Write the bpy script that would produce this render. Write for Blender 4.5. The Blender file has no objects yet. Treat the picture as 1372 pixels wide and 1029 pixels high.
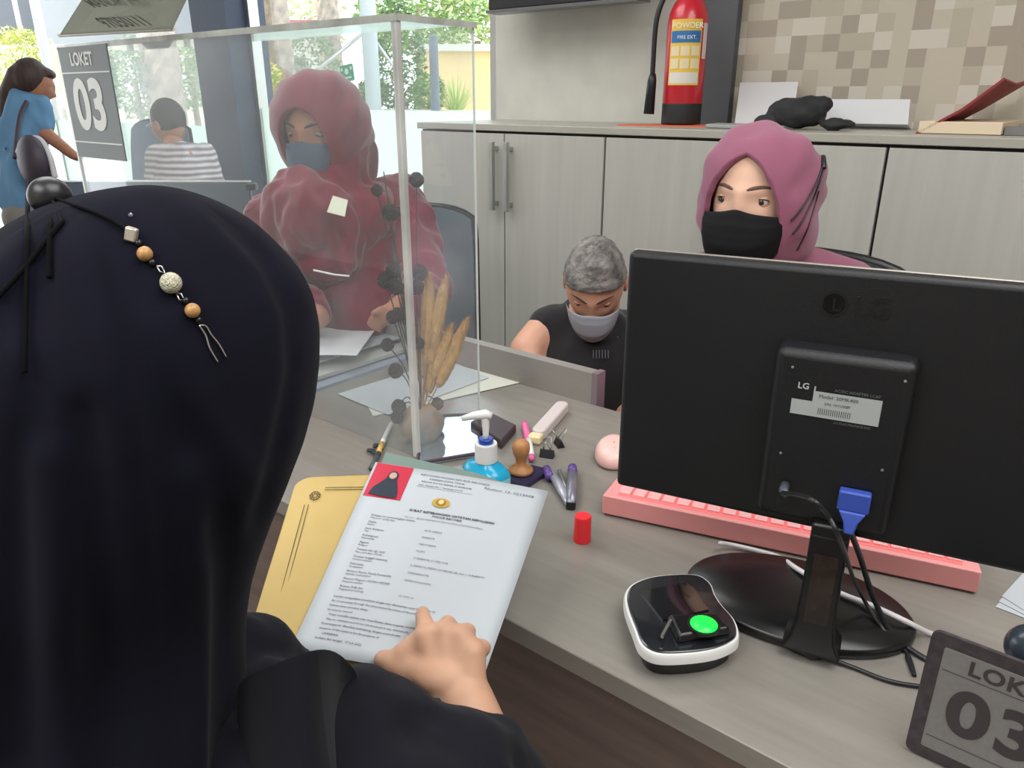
import bpy, math, random
import numpy as np
from mathutils import Vector, Matrix, noise

scene = bpy.context.scene
COL = scene.collection
# ---------------------------------------------------------------- camera
FPX = 1010.0; TH = math.radians(20.8); H = 1.33
PHI = math.radians(39.0); CP = math.cos(PHI); SP = math.sin(PHI)
cam_d = bpy.data.cameras.new('camera'); cam = bpy.data.objects.new('camera', cam_d); COL.objects.link(cam)
cam.location = (0, 0, H); cam.rotation_euler = (math.radians(90) - TH, 0, PHI)
cam_d.sensor_fit = 'HORIZONTAL'; cam_d.sensor_width = 36.0; cam_d.lens = FPX / 1372 * 36.0
cam_d.clip_start = 0.02; cam_d.clip_end = 200
scene.camera = cam
# ---------------------------------------------------------------- world, sun, lamps, exposure
wd = bpy.data.worlds.new('world'); scene.world = wd; wd.use_nodes = True
_nt = wd.node_tree; _bg = _nt.nodes['Background']
_bg.inputs[0].default_value = (0.90, 0.95, 1.0, 1); _bg.inputs[1].default_value = 2.3
sun_d = bpy.data.lights.new('sun', 'SUN'); sun_d.energy = 3.0; sun_d.angle = math.radians(8); sun_d.color = (1, .96, .88)
sun = bpy.data.objects.new('sun', sun_d); COL.objects.link(sun); sun.rotation_euler = (math.radians(28), math.radians(-25), 0)
def area(name, loc, size, power, col, rot=(0, 0, 0)):
    d = bpy.data.lights.new(name, 'AREA'); d.shape = 'RECTANGLE'; d.size = size[0]; d.size_y = size[1]; d.energy = power; d.color = col
    o = bpy.data.objects.new(name, d); COL.objects.link(o); o.location = loc; o.rotation_euler = rot
    return o
area('unseen_ceiling_light', (0.6, 0.6, 2.72), (1.6, 1.6), 34, (1, .99, .98))
area('unseen_ceiling_light', (-0.6, -1.3, 2.72), (1.6, 1.2), 34, (1, .99, .98))  # fill added behind the camera to brighten surfaces facing it
area('unseen_ceiling_light', (-2.2, 0.9, 2.72), (1.6, 1.6), 26, (1, .99, .98))
scene.view_settings.view_transform = 'Standard'; scene.view_settings.look = 'None'
scene.view_settings.exposure = 0.56; scene.view_settings.gamma = 1.0; scene.view_settings.use_curve_mapping = False

# ---------------------------------------------------------------- photo geometry helpers (camera rays -> places in the room)
def ray(x, y):
    a = (x - 686) / FPX; b = -(y - 514.5) / FPX
    X, Y, Z = a, math.cos(TH) + b * math.sin(TH), -math.sin(TH) + b * math.cos(TH)
    return Vector((X * CP - Y * SP, X * SP + Y * CP, Z))
def D(x, y, d): return Vector((0, 0, H)) + ray(x, y) * d
def Z(x, y, z=.75): r = ray(x, y); return D(x, y, (z - H) / r.z)
def PV(x, y, v): r = ray(x, y); return D(x, y, v / r.y)
def PU(x, y, u): r = ray(x, y); return D(x, y, u / r.x)
RIGHT = Vector((CP, SP, 0)); FWD = Vector((-SP, CP, 0)); UP = Vector((0, 0, 1))

# ---------------------------------------------------------------- materials
def lin(c):
    c = c / 255.0
    return c / 12.92 if c <= .04045 else ((c + .055) / 1.055) ** 2.4
def rgb(r, g, b): return (lin(r), lin(g), lin(b), 1)
_m = {}
def mat(name, col, rough=.5, metal=0, spec=.5, noise_amt=0, noise_scale=20, bump=0, bump_scale=60, stretch=None, col2=None, coat=0, sheen=0, emit=None, emit_s=0, trans=0):
    if name in _m: return _m[name]
    m = bpy.data.materials.new(name); m.use_nodes = True; nt = m.node_tree; p = nt.nodes['Principled BSDF']
    c = rgb(*col) if max(col) > 1 else (*col, 1)
    p.inputs['Base Color'].default_value = c
    p.inputs['Roughness'].default_value = rough; p.inputs['Metallic'].default_value = metal
    p.inputs['Specular IOR Level'].default_value = spec; p.inputs['Coat Weight'].default_value = coat
    p.inputs['Sheen Weight'].default_value = sheen; p.inputs['Transmission Weight'].default_value = trans
    if emit: p.inputs['Emission Color'].default_value = rgb(*emit); p.inputs['Emission Strength'].default_value = emit_s
    if noise_amt or bump:
        tc = nt.nodes.new('ShaderNodeTexCoord'); mp = nt.nodes.new('ShaderNodeMapping')
        nt.links.new(tc.outputs['Object'], mp.inputs[0])
        if stretch: mp.inputs['Scale'].default_value = stretch
    if noise_amt:
        n = nt.nodes.new('ShaderNodeTexNoise'); n.inputs['Scale'].default_value = noise_scale; n.inputs['Detail'].default_value = 5
        nt.links.new(mp.outputs[0], n.inputs['Vector'])
        r = nt.nodes.new('ShaderNodeValToRGB')
        c2 = rgb(*col2) if col2 else tuple(x * (1 - noise_amt) for x in c[:3]) + (1,)
        r.color_ramp.elements[0].color = c2; r.color_ramp.elements[0].position = .35
        r.color_ramp.elements[1].color = c; r.color_ramp.elements[1].position = .65
        nt.links.new(n.outputs[0], r.inputs[0]); nt.links.new(r.outputs[0], p.inputs['Base Color'])
    if bump:
        n2 = nt.nodes.new('ShaderNodeTexNoise'); n2.inputs['Scale'].default_value = bump_scale
        nt.links.new(mp.outputs[0], n2.inputs['Vector'])
        b = nt.nodes.new('ShaderNodeBump'); b.inputs['Strength'].default_value = bump; b.inputs['Distance'].default_value = .003
        nt.links.new(n2.outputs[0], b.inputs['Height']); nt.links.new(b.outputs[0], p.inputs['Normal'])
    _m[name] = m; return m
def glass(name, tint, haze, hazecol=(.85, .9, .95), ior=1.45, patchy_haze=True, rough=.02):
    m = bpy.data.materials.new(name); m.use_nodes = True; nt = m.node_tree; N = nt.nodes; L = nt.links
    for n in list(N): N.remove(n)
    out = N.new('ShaderNodeOutputMaterial'); tr = N.new('ShaderNodeBsdfTransparent'); tr.inputs[0].default_value = (*tint, 1)
    gl = N.new('ShaderNodeBsdfGlossy'); gl.inputs['Roughness'].default_value = rough
    lw = N.new('ShaderNodeLayerWeight'); lw.inputs[0].default_value = .5      # same reflectance from both faces of the sheet
    pw = N.new('ShaderNodeMath'); pw.operation = 'POWER'; pw.inputs[1].default_value = 4.5; L.new(lw.outputs['Facing'], pw.inputs[0])
    fr = N.new('ShaderNodeMath'); fr.operation = 'MULTIPLY_ADD'; fr.inputs[1].default_value = .9; fr.inputs[2].default_value = .035; L.new(pw.outputs[0], fr.inputs[0])
    df = N.new('ShaderNodeBsdfDiffuse'); df.inputs[0].default_value = (*hazecol, 1)
    tl = N.new('ShaderNodeBsdfTranslucent'); tl.inputs[0].default_value = (*hazecol, 1)
    dm = N.new('ShaderNodeMixShader'); L.new(df.outputs[0], dm.inputs[1]); L.new(tl.outputs[0], dm.inputs[2])
    mx = N.new('ShaderNodeMixShader'); mx.inputs[0].default_value = haze
    L.new(tr.outputs[0], mx.inputs[1]); L.new(dm.outputs[0], mx.inputs[2])
    if patchy_haze:  # noise varies how much pale haze is mixed in
        tc = N.new('ShaderNodeTexCoord'); n = N.new('ShaderNodeTexNoise'); n.inputs['Scale'].default_value = 4; n.inputs['Detail'].default_value = 6
        r = N.new('ShaderNodeMapRange'); r.inputs[1].default_value = .4; r.inputs[2].default_value = .75; r.inputs[3].default_value = haze * .5; r.inputs[4].default_value = haze * 2
        L.new(tc.outputs['Object'], n.inputs['Vector']); L.new(n.outputs[0], r.inputs[0]); L.new(r.outputs[0], mx.inputs[0])
    m2 = N.new('ShaderNodeMixShader'); L.new(fr.outputs[0], m2.inputs[0]); L.new(mx.outputs[0], m2.inputs[1]); L.new(gl.outputs[0], m2.inputs[2])
    L.new(m2.outputs[0], out.inputs[0]); return m

def stripes_mat(name, base, c2, su, sv, sz, rough=.45):
    """laminate: long soft vertical or lengthwise streaks"""
    m = bpy.data.materials.new(name); m.use_nodes = True; nt = m.node_tree; p = nt.nodes['Principled BSDF']; p.inputs['Roughness'].default_value = rough
    tc = nt.nodes.new('ShaderNodeTexCoord'); mp = nt.nodes.new('ShaderNodeMapping'); mp.inputs['Scale'].default_value = (su, sv, sz)
    n = nt.nodes.new('ShaderNodeTexNoise'); n.inputs['Scale'].default_value = 1; n.inputs['Detail'].default_value = 8; n.inputs['Roughness'].default_value = .65
    r = nt.nodes.new('ShaderNodeValToRGB'); r.color_ramp.elements[0].position = .3; r.color_ramp.elements[1].position = .7
    r.color_ramp.elements[0].color = rgb(*c2); r.color_ramp.elements[1].color = rgb(*base)
    L = nt.links; L.new(tc.outputs['Object'], mp.inputs[0]); L.new(mp.outputs[0], n.inputs['Vector']); L.new(n.outputs[0], r.inputs[0]); L.new(r.outputs[0], p.inputs['Base Color'])
    return m

def checker_wall():
    m = bpy.data.materials.new('checked_wallpaper'); m.use_nodes = True; nt = m.node_tree; p = nt.nodes['Principled BSDF']; p.inputs['Roughness'].default_value = .75; N = nt.nodes; L = nt.links
    tc = N.new('ShaderNodeTexCoord'); mp = N.new('ShaderNodeMapping'); s = 1 / .049; mp.inputs['Scale'].default_value = (s, 0, s); mp.inputs['Location'].default_value = (.3, 0, .2)
    fl = N.new('ShaderNodeVectorMath'); fl.operation = 'FLOOR'; wn = N.new('ShaderNodeTexWhiteNoise'); wn.noise_dimensions = '3D'
    L.new(tc.outputs['Object'], mp.inputs[0]); L.new(mp.outputs[0], fl.inputs[0]); L.new(fl.outputs[0], wn.inputs['Vector'])
    r = N.new('ShaderNodeValToRGB'); r.color_ramp.interpolation = 'CONSTANT'
    e = r.color_ramp.elements; e[0].position = 0; e[0].color = rgb(160, 151, 137); e[1].position = .3; e[1].color = rgb(186, 178, 162)
    for q, c in ((.6, (176, 168, 152)), (.8, (198, 192, 180))):
        k = e.new(q); k.color = rgb(*c)
    L.new(wn.outputs['Value'], r.inputs[0]); L.new(r.outputs[0], p.inputs['Base Color']); return m

def lab_mat():
    return mat('x', (1, 1, 1))

# ---------------------------------------------------------------- mesh building
class MB:
    def __init__(s): s.v = []; s.f = []
    def add(s, vs, fs):
        o = len(s.v); s.v += [Vector(v) for v in vs]; s.f += [tuple(i + o for i in f) for f in fs]; return s
    def box(s, c, size, M=None):
        hx, hy, hz = size[0] / 2, size[1] / 2, size[2] / 2; c = Vector(c)
        vs = [Vector((x * hx, y * hy, z * hz)) for x in (-1, 1) for y in (-1, 1) for z in (-1, 1)]
        if M is not None: vs = [M @ v for v in vs]
        return s.add([v + c for v in vs], [(0, 1, 3, 2), (4, 6, 7, 5), (0, 4, 5, 1), (2, 3, 7, 6), (0, 2, 6, 4), (1, 5, 7, 3)])
    def b2(s, lo, hi): return s.box([(a + b) / 2 for a, b in zip(lo, hi)], [abs(b - a) for a, b in zip(lo, hi)])
    def prism(s, poly, z0, z1, M=None, scale_top=1.0):
        n = len(poly); cx = sum(p[0] for p in poly) / n; cy = sum(p[1] for p in poly) / n
        vs = [Vector((p[0], p[1], z0)) for p in poly] + [Vector((cx + (p[0] - cx) * scale_top, cy + (p[1] - cy) * scale_top, z1)) for p in poly]
        if M is not None: vs = [M @ v for v in vs]
        return s.add(vs, [tuple(range(n - 1, -1, -1)), tuple(range(n, 2 * n))] + [(i, (i + 1) % n, (i + 1) % n + n, i + n) for i in range(n)])
    def rings(s, rs, close=True, cap0=True, cap1=True):
        n = len(rs[0]); vs = [v for r in rs for v in r]; fs = []
        for k in range(len(rs) - 1):
            for i in range(n if close else n - 1):
                j = (i + 1) % n; fs.append((k * n + i, k * n + j, (k + 1) * n + j, (k + 1) * n + i))
        if cap0: fs.append(tuple(range(n - 1, -1, -1)))
        if cap1: fs.append(tuple((len(rs) - 1) * n + i for i in range(n)))
        return s.add(vs, fs)
    def tube(s, pts, r, seg=12, flat=1.0, flatdir=None):
        pts = [Vector(p) for p in pts]; n = len(pts); rr = r if isinstance(r, (list, tuple)) else [r] * n; rs = []
        prev = None
        for i, p in enumerate(pts):
            t = (pts[min(i + 1, n - 1)] - pts[max(i - 1, 0)]).normalized()
            a = prev if prev is not None else (Vector(flatdir) if flatdir is not None else (Vector((0, 0, 1)) if abs(t.z) < .9 else Vector((1, 0, 0))))
            a = (a - t * a.dot(t)).normalized(); b = t.cross(a); prev = a
            rs.append([p + a * math.cos(q * math.tau / seg) * rr[i] * flat + b * math.sin(q * math.tau / seg) * rr[i] for q in range(seg)])
        return s.rings(rs)
    def lathe(s, prof, c, axis=(0, 0, 1), seg=32, sx=1.0):
        ax = Vector(axis).normalized(); a = Vector((1, 0, 0)) if abs(ax.x) < .9 else Vector((0, 1, 0)); a = (a - ax * a.dot(ax)).normalized(); b = ax.cross(a); c = Vector(c)
        rs = [[c + ax * h + a * math.cos(q * math.tau / seg) * r * sx + b * math.sin(q * math.tau / seg) * r for q in range(seg)] for r, h in prof]
        return s.rings(rs)
    def ell(s, c, r, M=None, seg=24, rings=16):
        c = Vector(c); rs = []
        if not isinstance(r, (tuple, list)): r = (r, r, r)
        for k in range(rings + 1):
            t = math.pi * k / rings
            t = min(max(t, .02), math.pi - .02)
            row = []
            for q in range(seg):
                p = Vector((r[0] * math.sin(t) * math.cos(q * math.tau / seg), r[1] * math.sin(t) * math.sin(q * math.tau / seg), r[2] * math.cos(t)))
                row.append(c + (M @ p if M is not None else p))
            rs.append(row)
        return s.rings(rs[::-1])
    def grid(s, fn, nu, nv, closed=False):
        vs = [fn(i / (nu - 1), j / (nv - 1)) for j in range(nv) for i in range(nu)]
        fs = [(j * nu + i, j * nu + i + 1, (j + 1) * nu + i + 1, (j + 1) * nu + i) for j in range(nv - 1) for i in range(nu - 1)]
        return s.add(vs, fs)
    def sheet(s, P, th):
        """closed slab from a grid of points P[j][i], thickness th along local normal"""
        nv, nu = len(P), len(P[0]); N = (Vector(P[0][-1]) - Vector(P[0][0])).cross(Vector(P[-1][0]) - Vector(P[0][0])).normalized() * th
        a = [Vector(p) for r in P for p in r]; b = [p + N for p in a]; fs = []; o = len(a)
        for j in range(nv - 1):
            for i in range(nu - 1):
                q = (j * nu + i, j * nu + i + 1, (j + 1) * nu + i + 1, (j + 1) * nu + i)
                fs.append(q); fs.append(tuple(x + o for x in q[::-1]))
        edge = [i for i in range(nu)] + [j * nu + nu - 1 for j in range(1, nv)] + [(nv - 1) * nu + i for i in range(nu - 2, -1, -1)] + [j * nu for j in range(nv - 2, 0, -1)]
        for k in range(len(edge)):
            p, q = edge[k], edge[(k + 1) % len(edge)]; fs.append((q, p, p + o, q + o))
        return s.add(a + b, fs)
    def mesh(s, name):
        me = bpy.data.meshes.new(name); me.from_pydata([tuple(v) for v in s.v], [], s.f); me.validate(); me.update(); return me
    def build(s, name, m, parent=None, smooth=False, bevel=0, bseg=2, sub=0, angle=40):
        me = s.mesh(name); return link(name, me, m, parent, smooth, bevel, bseg, sub, angle)
    def blob(s, name, m, parent, voxel, iters=8, fac=.5, deform=None):
        """fuse overlapping closed shapes into one continuous smoothed skin"""
        me = s.mesh(name); o = bpy.data.objects.new('tmp', me); COL.objects.link(o)
        r = o.modifiers.new('r', 'REMESH'); r.mode = 'VOXEL'; r.voxel_size = voxel; r.use_smooth_shade = True
        k = o.modifiers.new('s', 'SMOOTH'); k.factor = fac; k.iterations = iters
        dg = bpy.context.evaluated_depsgraph_get(); me2 = bpy.data.meshes.new_from_object(o.evaluated_get(dg)); me2.name = name
        bpy.data.objects.remove(o)
        if deform:
            for v in me2.vertices: v.co = deform(v.co.copy(), v.normal.copy())
        for p in me2.polygons: p.use_smooth = True
        return link(name, me2, m, parent, True)
def link(name, me, m, parent=None, smooth=False, bevel=0, bseg=2, sub=0, angle=40):
    o = bpy.data.objects.new(name, me); COL.objects.link(o)
    if m: me.materials.clear(); me.materials.append(m)
    if parent is not None:
        o.parent = parent
        if parent.parent is None: o.location = -parent.location
    if bevel:
        b = o.modifiers.new('bevel', 'BEVEL'); b.width = bevel; b.segments = bseg; b.limit_method = 'ANGLE'; b.angle_limit = math.radians(35)
    if sub:
        b = o.modifiers.new('sub', 'SUBSURF'); b.levels = sub; b.render_levels = sub
    if smooth or bevel or sub:
        for p in me.polygons: p.use_smooth = True
        if not smooth or smooth == 'auto':
            w = o.modifiers.new('wn', 'WEIGHTED_NORMAL'); w.keep_sharp = True
            me.set_sharp_from_angle(angle=math.radians(angle))
    return o
def thing(name, label, cat, loc, group=None):
    o = bpy.data.objects.new(name, None); COL.objects.link(o); o.location = loc; o.empty_display_size = .05
    o['label'] = label; o['category'] = cat
    if group: o['group'] = group
    return o
def tag(o, label, cat, group=None, kind=None):
    o['label'] = label; o['category'] = cat
    if group: o['group'] = group
    if kind: o['kind'] = kind
    return o
def struct(o): o['kind'] = 'structure'; return o
def text(name, s, size, M, m, parent, align='CENTER', extrude=0, shear=0, bold=0, spacing=1, sx=1):
    """lettering as mesh; M maps x-right y-up plane to the world; s may be a list of (string, x, y, size)"""
    items = s if isinstance(s, list) else [(s, 0, 0, size)]
    mb = MB()
    for st, x, y, sz in items:
        cu = bpy.data.curves.new('t', 'FONT'); cu.body = st; cu.size = sz; cu.align_x = align; cu.extrude = extrude; cu.shear = shear; cu.offset = bold * sz; cu.space_character = spacing; cu.resolution_u = 2 if sz < .015 else 8
        t = bpy.data.objects.new('t', cu); COL.objects.link(t)
        dg = bpy.context.evaluated_depsgraph_get(); me = bpy.data.meshes.new_from_object(t.evaluated_get(dg))
        mb.add([M @ Vector((v.co.x * sx + x, v.co.y + y, v.co.z)) for v in me.vertices], [tuple(p.vertices) for p in me.polygons])
        bpy.data.objects.remove(t); bpy.data.meshes.remove(me)
    return mb.build(name, m, parent)
def frame(o, x, y):
    """4x4 with origin o, x axis x, y axis y (z = normal)"""
    x = Vector(x).normalized(); z = x.cross(Vector(y)).normalized(); y = z.cross(x)
    return Matrix(((x.x, y.x, z.x, o[0]), (x.y, y.y, z.y, o[1]), (x.z, y.z, z.z, o[2]), (0, 0, 0, 1)))
def rotz(a): return Matrix.Rotation(math.radians(a), 3, 'Z')
def spline(pts, n=8):
    pts = [Vector(p) for p in pts]; out = []
    for i in range(len(pts) - 1):
        p0 = pts[max(i - 1, 0)]; p1 = pts[i]; p2 = pts[i + 1]; p3 = pts[min(i + 2, len(pts) - 1)]
        for k in range(n):
            t = k / n
            out.append(.5 * ((2 * p1) + (p2 - p0) * t + (2 * p0 - 5 * p1 + 4 * p2 - p3) * t * t + (3 * p1 - p0 - 3 * p2 + p3) * t ** 3))
    return out + [pts[-1]]
def interp(x, xs, ys):
    if x <= xs[0]: return ys[0]
    for i in range(1, len(xs)):
        if x <= xs[i]:
            t = (x - xs[i - 1]) / (xs[i] - xs[i - 1]); return ys[i - 1] * (1 - t) + ys[i] * t
    return ys[-1]
rnd = random.Random(7)

# materials shared
M_DESK = stripes_mat('desk_laminate', (140, 136, 129), (126, 122, 115), 3, 30, 30, .2)
M_CAB = stripes_mat('cabinet_laminate', (182, 181, 174), (171, 170, 163), 26, 26, 1.2, .45)
M_CABTOP = stripes_mat('cabinet_top_laminate', (172, 170, 160), (160, 158, 148), 2, 26, 26, .4)
M_DARKWOOD = stripes_mat('dark_wood_laminate', (122, 106, 99), (96, 84, 78), 3, 40, 40, .4)
M_ALU = mat('brushed_aluminium', (190, 190, 188), .3, .9)
M_BLACK = mat('black_plastic', (24, 25, 29), .4)
M_BLACKG = mat('glossy_black_plastic', (16, 16, 18), .28)
M_MON = mat('monitor_shell', (8, 10, 15), .5, bump=.15, bump_scale=900)
M_ABAYA = mat('black_crepe', (22, 22, 32), 1.0, sheen=.03, spec=.03, bump=.1, bump_scale=1500)
M_ABAYA2 = mat('charcoal_crepe', (29, 29, 35), 1.0, sheen=.06, spec=.03, bump=.1, bump_scale=1500)
M_SKIN = mat('skin', (205, 160, 132), .5, spec=.35, noise_amt=.12, noise_scale=30)
M_SKIN2 = mat('skin_fair', (222, 180, 156), .5, spec=.35, noise_amt=.08, noise_scale=25)
M_SKIN3 = mat('skin_tan', (176, 122, 98), .5, spec=.3, noise_amt=.15, noise_scale=25)
M_PINKH = mat('mauve_scarf', (142, 86, 108), .85, sheen=.2, spec=.2, bump=.1, bump_scale=400)
M_MAROON = mat('maroon_cloth', (122, 24, 50), .8, sheen=.4, spec=.2, noise_amt=.25, noise_scale=12, bump=.1, bump_scale=300)
M_MASK = mat('black_mask', (10, 10, 14), .8, spec=.25, bump=.1, bump_scale=500)
M_PAPER = mat('white_paper', (184, 191, 197), .6)
M_INK = mat('print_ink', (50, 52, 58), .8)
M_WHITE = mat('white_plastic', (225, 226, 224), .35)
M_PINK = mat('pink_plastic', (236, 158, 158), .4)
M_ACR = glass('clear_acrylic', (.97, .985, .985), .09, (.8, .87, .92))  # pale blue haze mixed in, standing for reflected light on the acrylic
M_ACREDGE = mat('acrylic_edge', (188, 192, 186), .15, spec=.8, noise_amt=.4, noise_scale=15)
M_GLASS = glass('window_glass', (.96, .99, .98), .01, patchy_haze=False)
def film():
    m = bpy.data.materials.new('frosted_film'); m.use_nodes = True; N = m.node_tree.nodes; L = m.node_tree.links
    for n in list(N): N.remove(n)
    out = N.new('ShaderNodeOutputMaterial'); a = N.new('ShaderNodeBsdfDiffuse'); a.inputs[0].default_value = rgb(226, 238, 234)
    b = N.new('ShaderNodeBsdfTranslucent'); b.inputs[0].default_value = rgb(240, 250, 246); x = N.new('ShaderNodeMixShader'); x.inputs[0].default_value = .75
    L.new(a.outputs[0], x.inputs[1]); L.new(b.outputs[0], x.inputs[2]); L.new(x.outputs[0], out.inputs[0]); return m
M_FILM = film()
def translucent(name, c, k=.7):
    m = bpy.data.materials.new(name); m.use_nodes = True; N = m.node_tree.nodes; L = m.node_tree.links; p = N['Principled BSDF']; p.inputs['Base Color'].default_value = rgb(*c); p.inputs['Roughness'].default_value = .35
    out = N['Material Output']; t = N.new('ShaderNodeBsdfTranslucent'); t.inputs[0].default_value = rgb(*c); x = N.new('ShaderNodeMixShader'); x.inputs[0].default_value = k
    L.new(p.outputs[0], x.inputs[1]); L.new(t.outputs[0], x.inputs[2]); L.new(x.outputs[0], out.inputs[0]); return m

# ================================================================= SETTING
VW = 2.55                                                     # plane of the far wall and of the windows
struct(MB().b2((-9, -2.5, -.06), (3.2, VW + .1, 0)).build('floor', stripes_mat('floor_boards', (112, 98, 92), (88, 77, 72), 2, 16, 1, .45)))
struct(MB().b2((-9, -2.5, 2.8), (3.2, VW + .1, 2.9)).build('ceiling', mat('ceiling_paint', (225, 224, 220), .8)))
struct(MB().b2((-9, -2.6, 0), (3.2, -2.5, 2.8)).build('wall_front', mat('cream_paint', (222, 218, 208), .8)))
struct(MB().b2((3.2, -2.6, 0), (3.3, VW + .1, 2.8)).build('wall_side', mat('cream_paint', (222, 218, 208), .8)))
wl = struct(MB().b2((-2.15, VW, 0), (-1.2, VW + .12, 2.8)).build('wall_back', mat('pale_wallpaper', (200, 199, 190), .75, noise_amt=.08, noise_scale=9, bump=.2, bump_scale=12)))
struct(MB().b2((-1.2, VW, 0), (3.2, VW + .12, 2.8)).build('wall_right', checker_wall()))
struct(MB().b2((-1.26, VW - .035, 1.2), (-1.115, VW - .001, 2.8)).build('trim_1', mat('dark_grey_panel', (84, 86, 90), .6, noise_amt=.1, noise_scale=6)))
struct(MB().b2((-4.22, VW - .12, 0), (-3.88, VW + .12, 2.8)).build('wall_pillar', mat('navy_grey_pillar', (62, 72, 92), .6)))
struct(MB().b2((-4.37, VW - .03, 0), (-4.225, VW + .06, 2.8)).build('trim_2', mat('grey_window_post', (142, 150, 156), .4)))
def window(n, u0, u1, zf):
    w = bpy.data.objects.new('window_%d' % n, None); COL.objects.link(w); w.location = (u0, VW, 0); w['kind'] = 'structure'
    MB().b2((u0, VW + .02, zf), (u1, VW + .03, 2.8)).build('glass_pane', M_GLASS, w)
    MB().b2((u0, VW + .015, .05), (u1, VW + .03, zf - .0005)).build('frosted_film', M_FILM, w)
    f = MB(); f.b2((u0, VW, 0), (u1, VW + .06, .05)); f.b2((u0, VW, 2.74), (u1, VW + .06, 2.8)); f.b2((u0, VW, 0), (u0 + .03, VW + .06, 2.8)); f.b2((u1 - .03, VW, 0), (u1, VW + .06, 2.8))
    f.build('window_frame', M_ALU, w)
window(1, -3.88, -2.15, 1.275); window(2, -6.6, -4.37, 1.17)
# ---- service desk (continuous worktop)
t = thing('service_desk', 'long grey wood-grain service counter carrying the monitor and stationery', 'desk', (-1.2, .9, 0))
UL, UR = -3.1, 1.0
MB().b2((UL, .571, .722), (UR, 1.2, .75)).build('desktop', M_DESK, t, bevel=.0015)
MB().b2((UL, .60, .0), (UR, .62, .722)).build('front_panel', M_DARKWOOD, t)
# partition at the back of the desk
MB().b2((-2.2, 1.2, .30), (-.765, 1.226, .815)).build('back_screen', stripes_mat('screen_laminate', (150, 145, 140), (138, 132, 128), 3, 20, 20, .45), t)
MB().b2((-.765, 1.198, .30), (-.752, 1.228, .817)).build('screen_edge', mat('mauve_edging', (128, 112, 120), .4), t)

# ================================================================= CABINETS
VC = 2.10; ZT = 1.245
ct = MB().b2((-2.14, VC - .02, ZT - .022), (1.55, VW, ZT)).build('cabinet_top', M_CABTOP, None, bevel=.002)
tag(ct, 'long grey laminate top running over the row of low cabinets', 'countertop')
def handle(u, par):
    m = MB(); m.b2((u - .009, VC - .055, .96), (u + .009, VC - .04, 1.19)); m.b2((u - .006, VC - .042, .975), (u + .006, VC - .018, .99)); m.b2((u - .006, VC - .042, 1.16), (u + .006, VC - .018, 1.175))
    return m.build('handle', M_ALU, par, bevel=.002)
labs = ['grey laminate cabinet with two handles at the window end of the row', 'grey laminate cabinet between the window-end unit and the right one, behind the mauve scarf', 'grey laminate cabinet at the right end of the row, under the red folder']
for k, (a, b) in enumerate(((-2.125, -1.317), (-1.314, -.502), (-.499, .33))):
    c = thing('storage_cabinet', labs[k], 'cabinet', ((a + b) / 2, 2.3, 0), 'row of low cabinets')
    MB().b2((a, VC + .0, .06), (b, VW - .01, ZT - .024)).build('body', M_CAB, c)
    MB().b2((a + .01, VC + .04, 0), (b - .01, VW - .05, .06)).build('plinth', M_BLACK, c)
    mid = -1.72 if k == 0 else (a + b) / 2 + (.0 if k != 1 else .008)
    for (x0, x1, hs) in ((a, mid, 1), (mid, b, -1)):
        d = MB().b2((x0 + .0025, VC - .018, .065), (x1 - .0025, VC - .001, ZT - .03)).build('door', M_CAB, c, bevel=.001)
        handle(x1 - .032 if hs > 0 else x0 + .032, d)
    gap = MB(); gap.b2((mid - .0025, VC - .004, .065), (mid + .0025, VC - .0005, ZT - .03)); gap.b2((b - .002, VC - .004, .065), (b + .002, VC - .0005, ZT - .03)); gap.b2((a, VC - .006, ZT - .03), (b, VC - .0005, ZT - .024)); gap.build('door_gap', mat('gap_dark', (40, 36, 34), .9), c)

# ---- fire extinguisher
ex = Vector((-1.33, 2.28, ZT + .004)); ex = PV(912, 163, 2.33); ex.z = ZT + .006
e = thing('fire_extinguisher', 'red fire extinguisher with black hose standing on the cabinet top', 'fire extinguisher', ex)
RR = .062; HH = .375
MB().lathe([(RR * .99, .0), (RR, .004), (RR, .06), (RR * .995, .062)], ex, seg=40).build('base_ring', mat('black_rubber', (28, 28, 30), .6), e, smooth=True)
MB().lathe([(RR * .97, .06), (RR, .062), (RR, HH - .09), (RR * .93, HH - .055), (RR * .72, HH - .025), (RR * .4, HH - .008), (.016, HH), (.016, HH + .01), (.001, HH + .01)], ex, seg=40).build('tank', mat('red_enamel', (196, 30, 48), .3, coat=.3), e, smooth=True)
MB().lathe([(.02, HH + .01), (.021, HH + .015), (.021, HH + .03), (.013, HH + .034), (.012, HH + .055), (.001, HH + .056)], ex).build('valve', mat('brass', (190, 170, 60), .3, .8), e, smooth=True)
m = MB(); m.tube([ex + Vector((-.02, 0, HH + .05)), ex + RIGHT * .05 + UP * (HH + .06), ex + RIGHT * .10 + UP * (HH + .062)], [.006, .006, .004], 8)
m.tube([ex + Vector((-.01, 0, HH + .055)), ex + RIGHT * .03 + UP * (HH + .085), ex + RIGHT * .1 + UP * (HH + .14)], .0055, 8); m.build('lever', mat('steel_dark', (90, 90, 92), .35, .8), e, smooth=True)
hp = spline([ex + UP * (HH + .045), ex - RIGHT * .05 + UP * (HH + .035), ex - RIGHT * .095 + UP * (HH - .06), ex - RIGHT * .1 + UP * (HH - .2), ex - RIGHT * .098 + UP * .14])
MB().tube(hp, .008, 10).build('hose', M_BLACK, e, smooth=True)
MB().tube([ex - RIGHT * .098 + UP * .15, ex - RIGHT * .1 + UP * .13, ex - RIGHT * .104 + UP * .03], [.009, .014, .017], 14).build('nozzle', M_BLACK, e, smooth=True)
toC = Vector((-ex.x, -ex.y, 0)).normalized()
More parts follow.
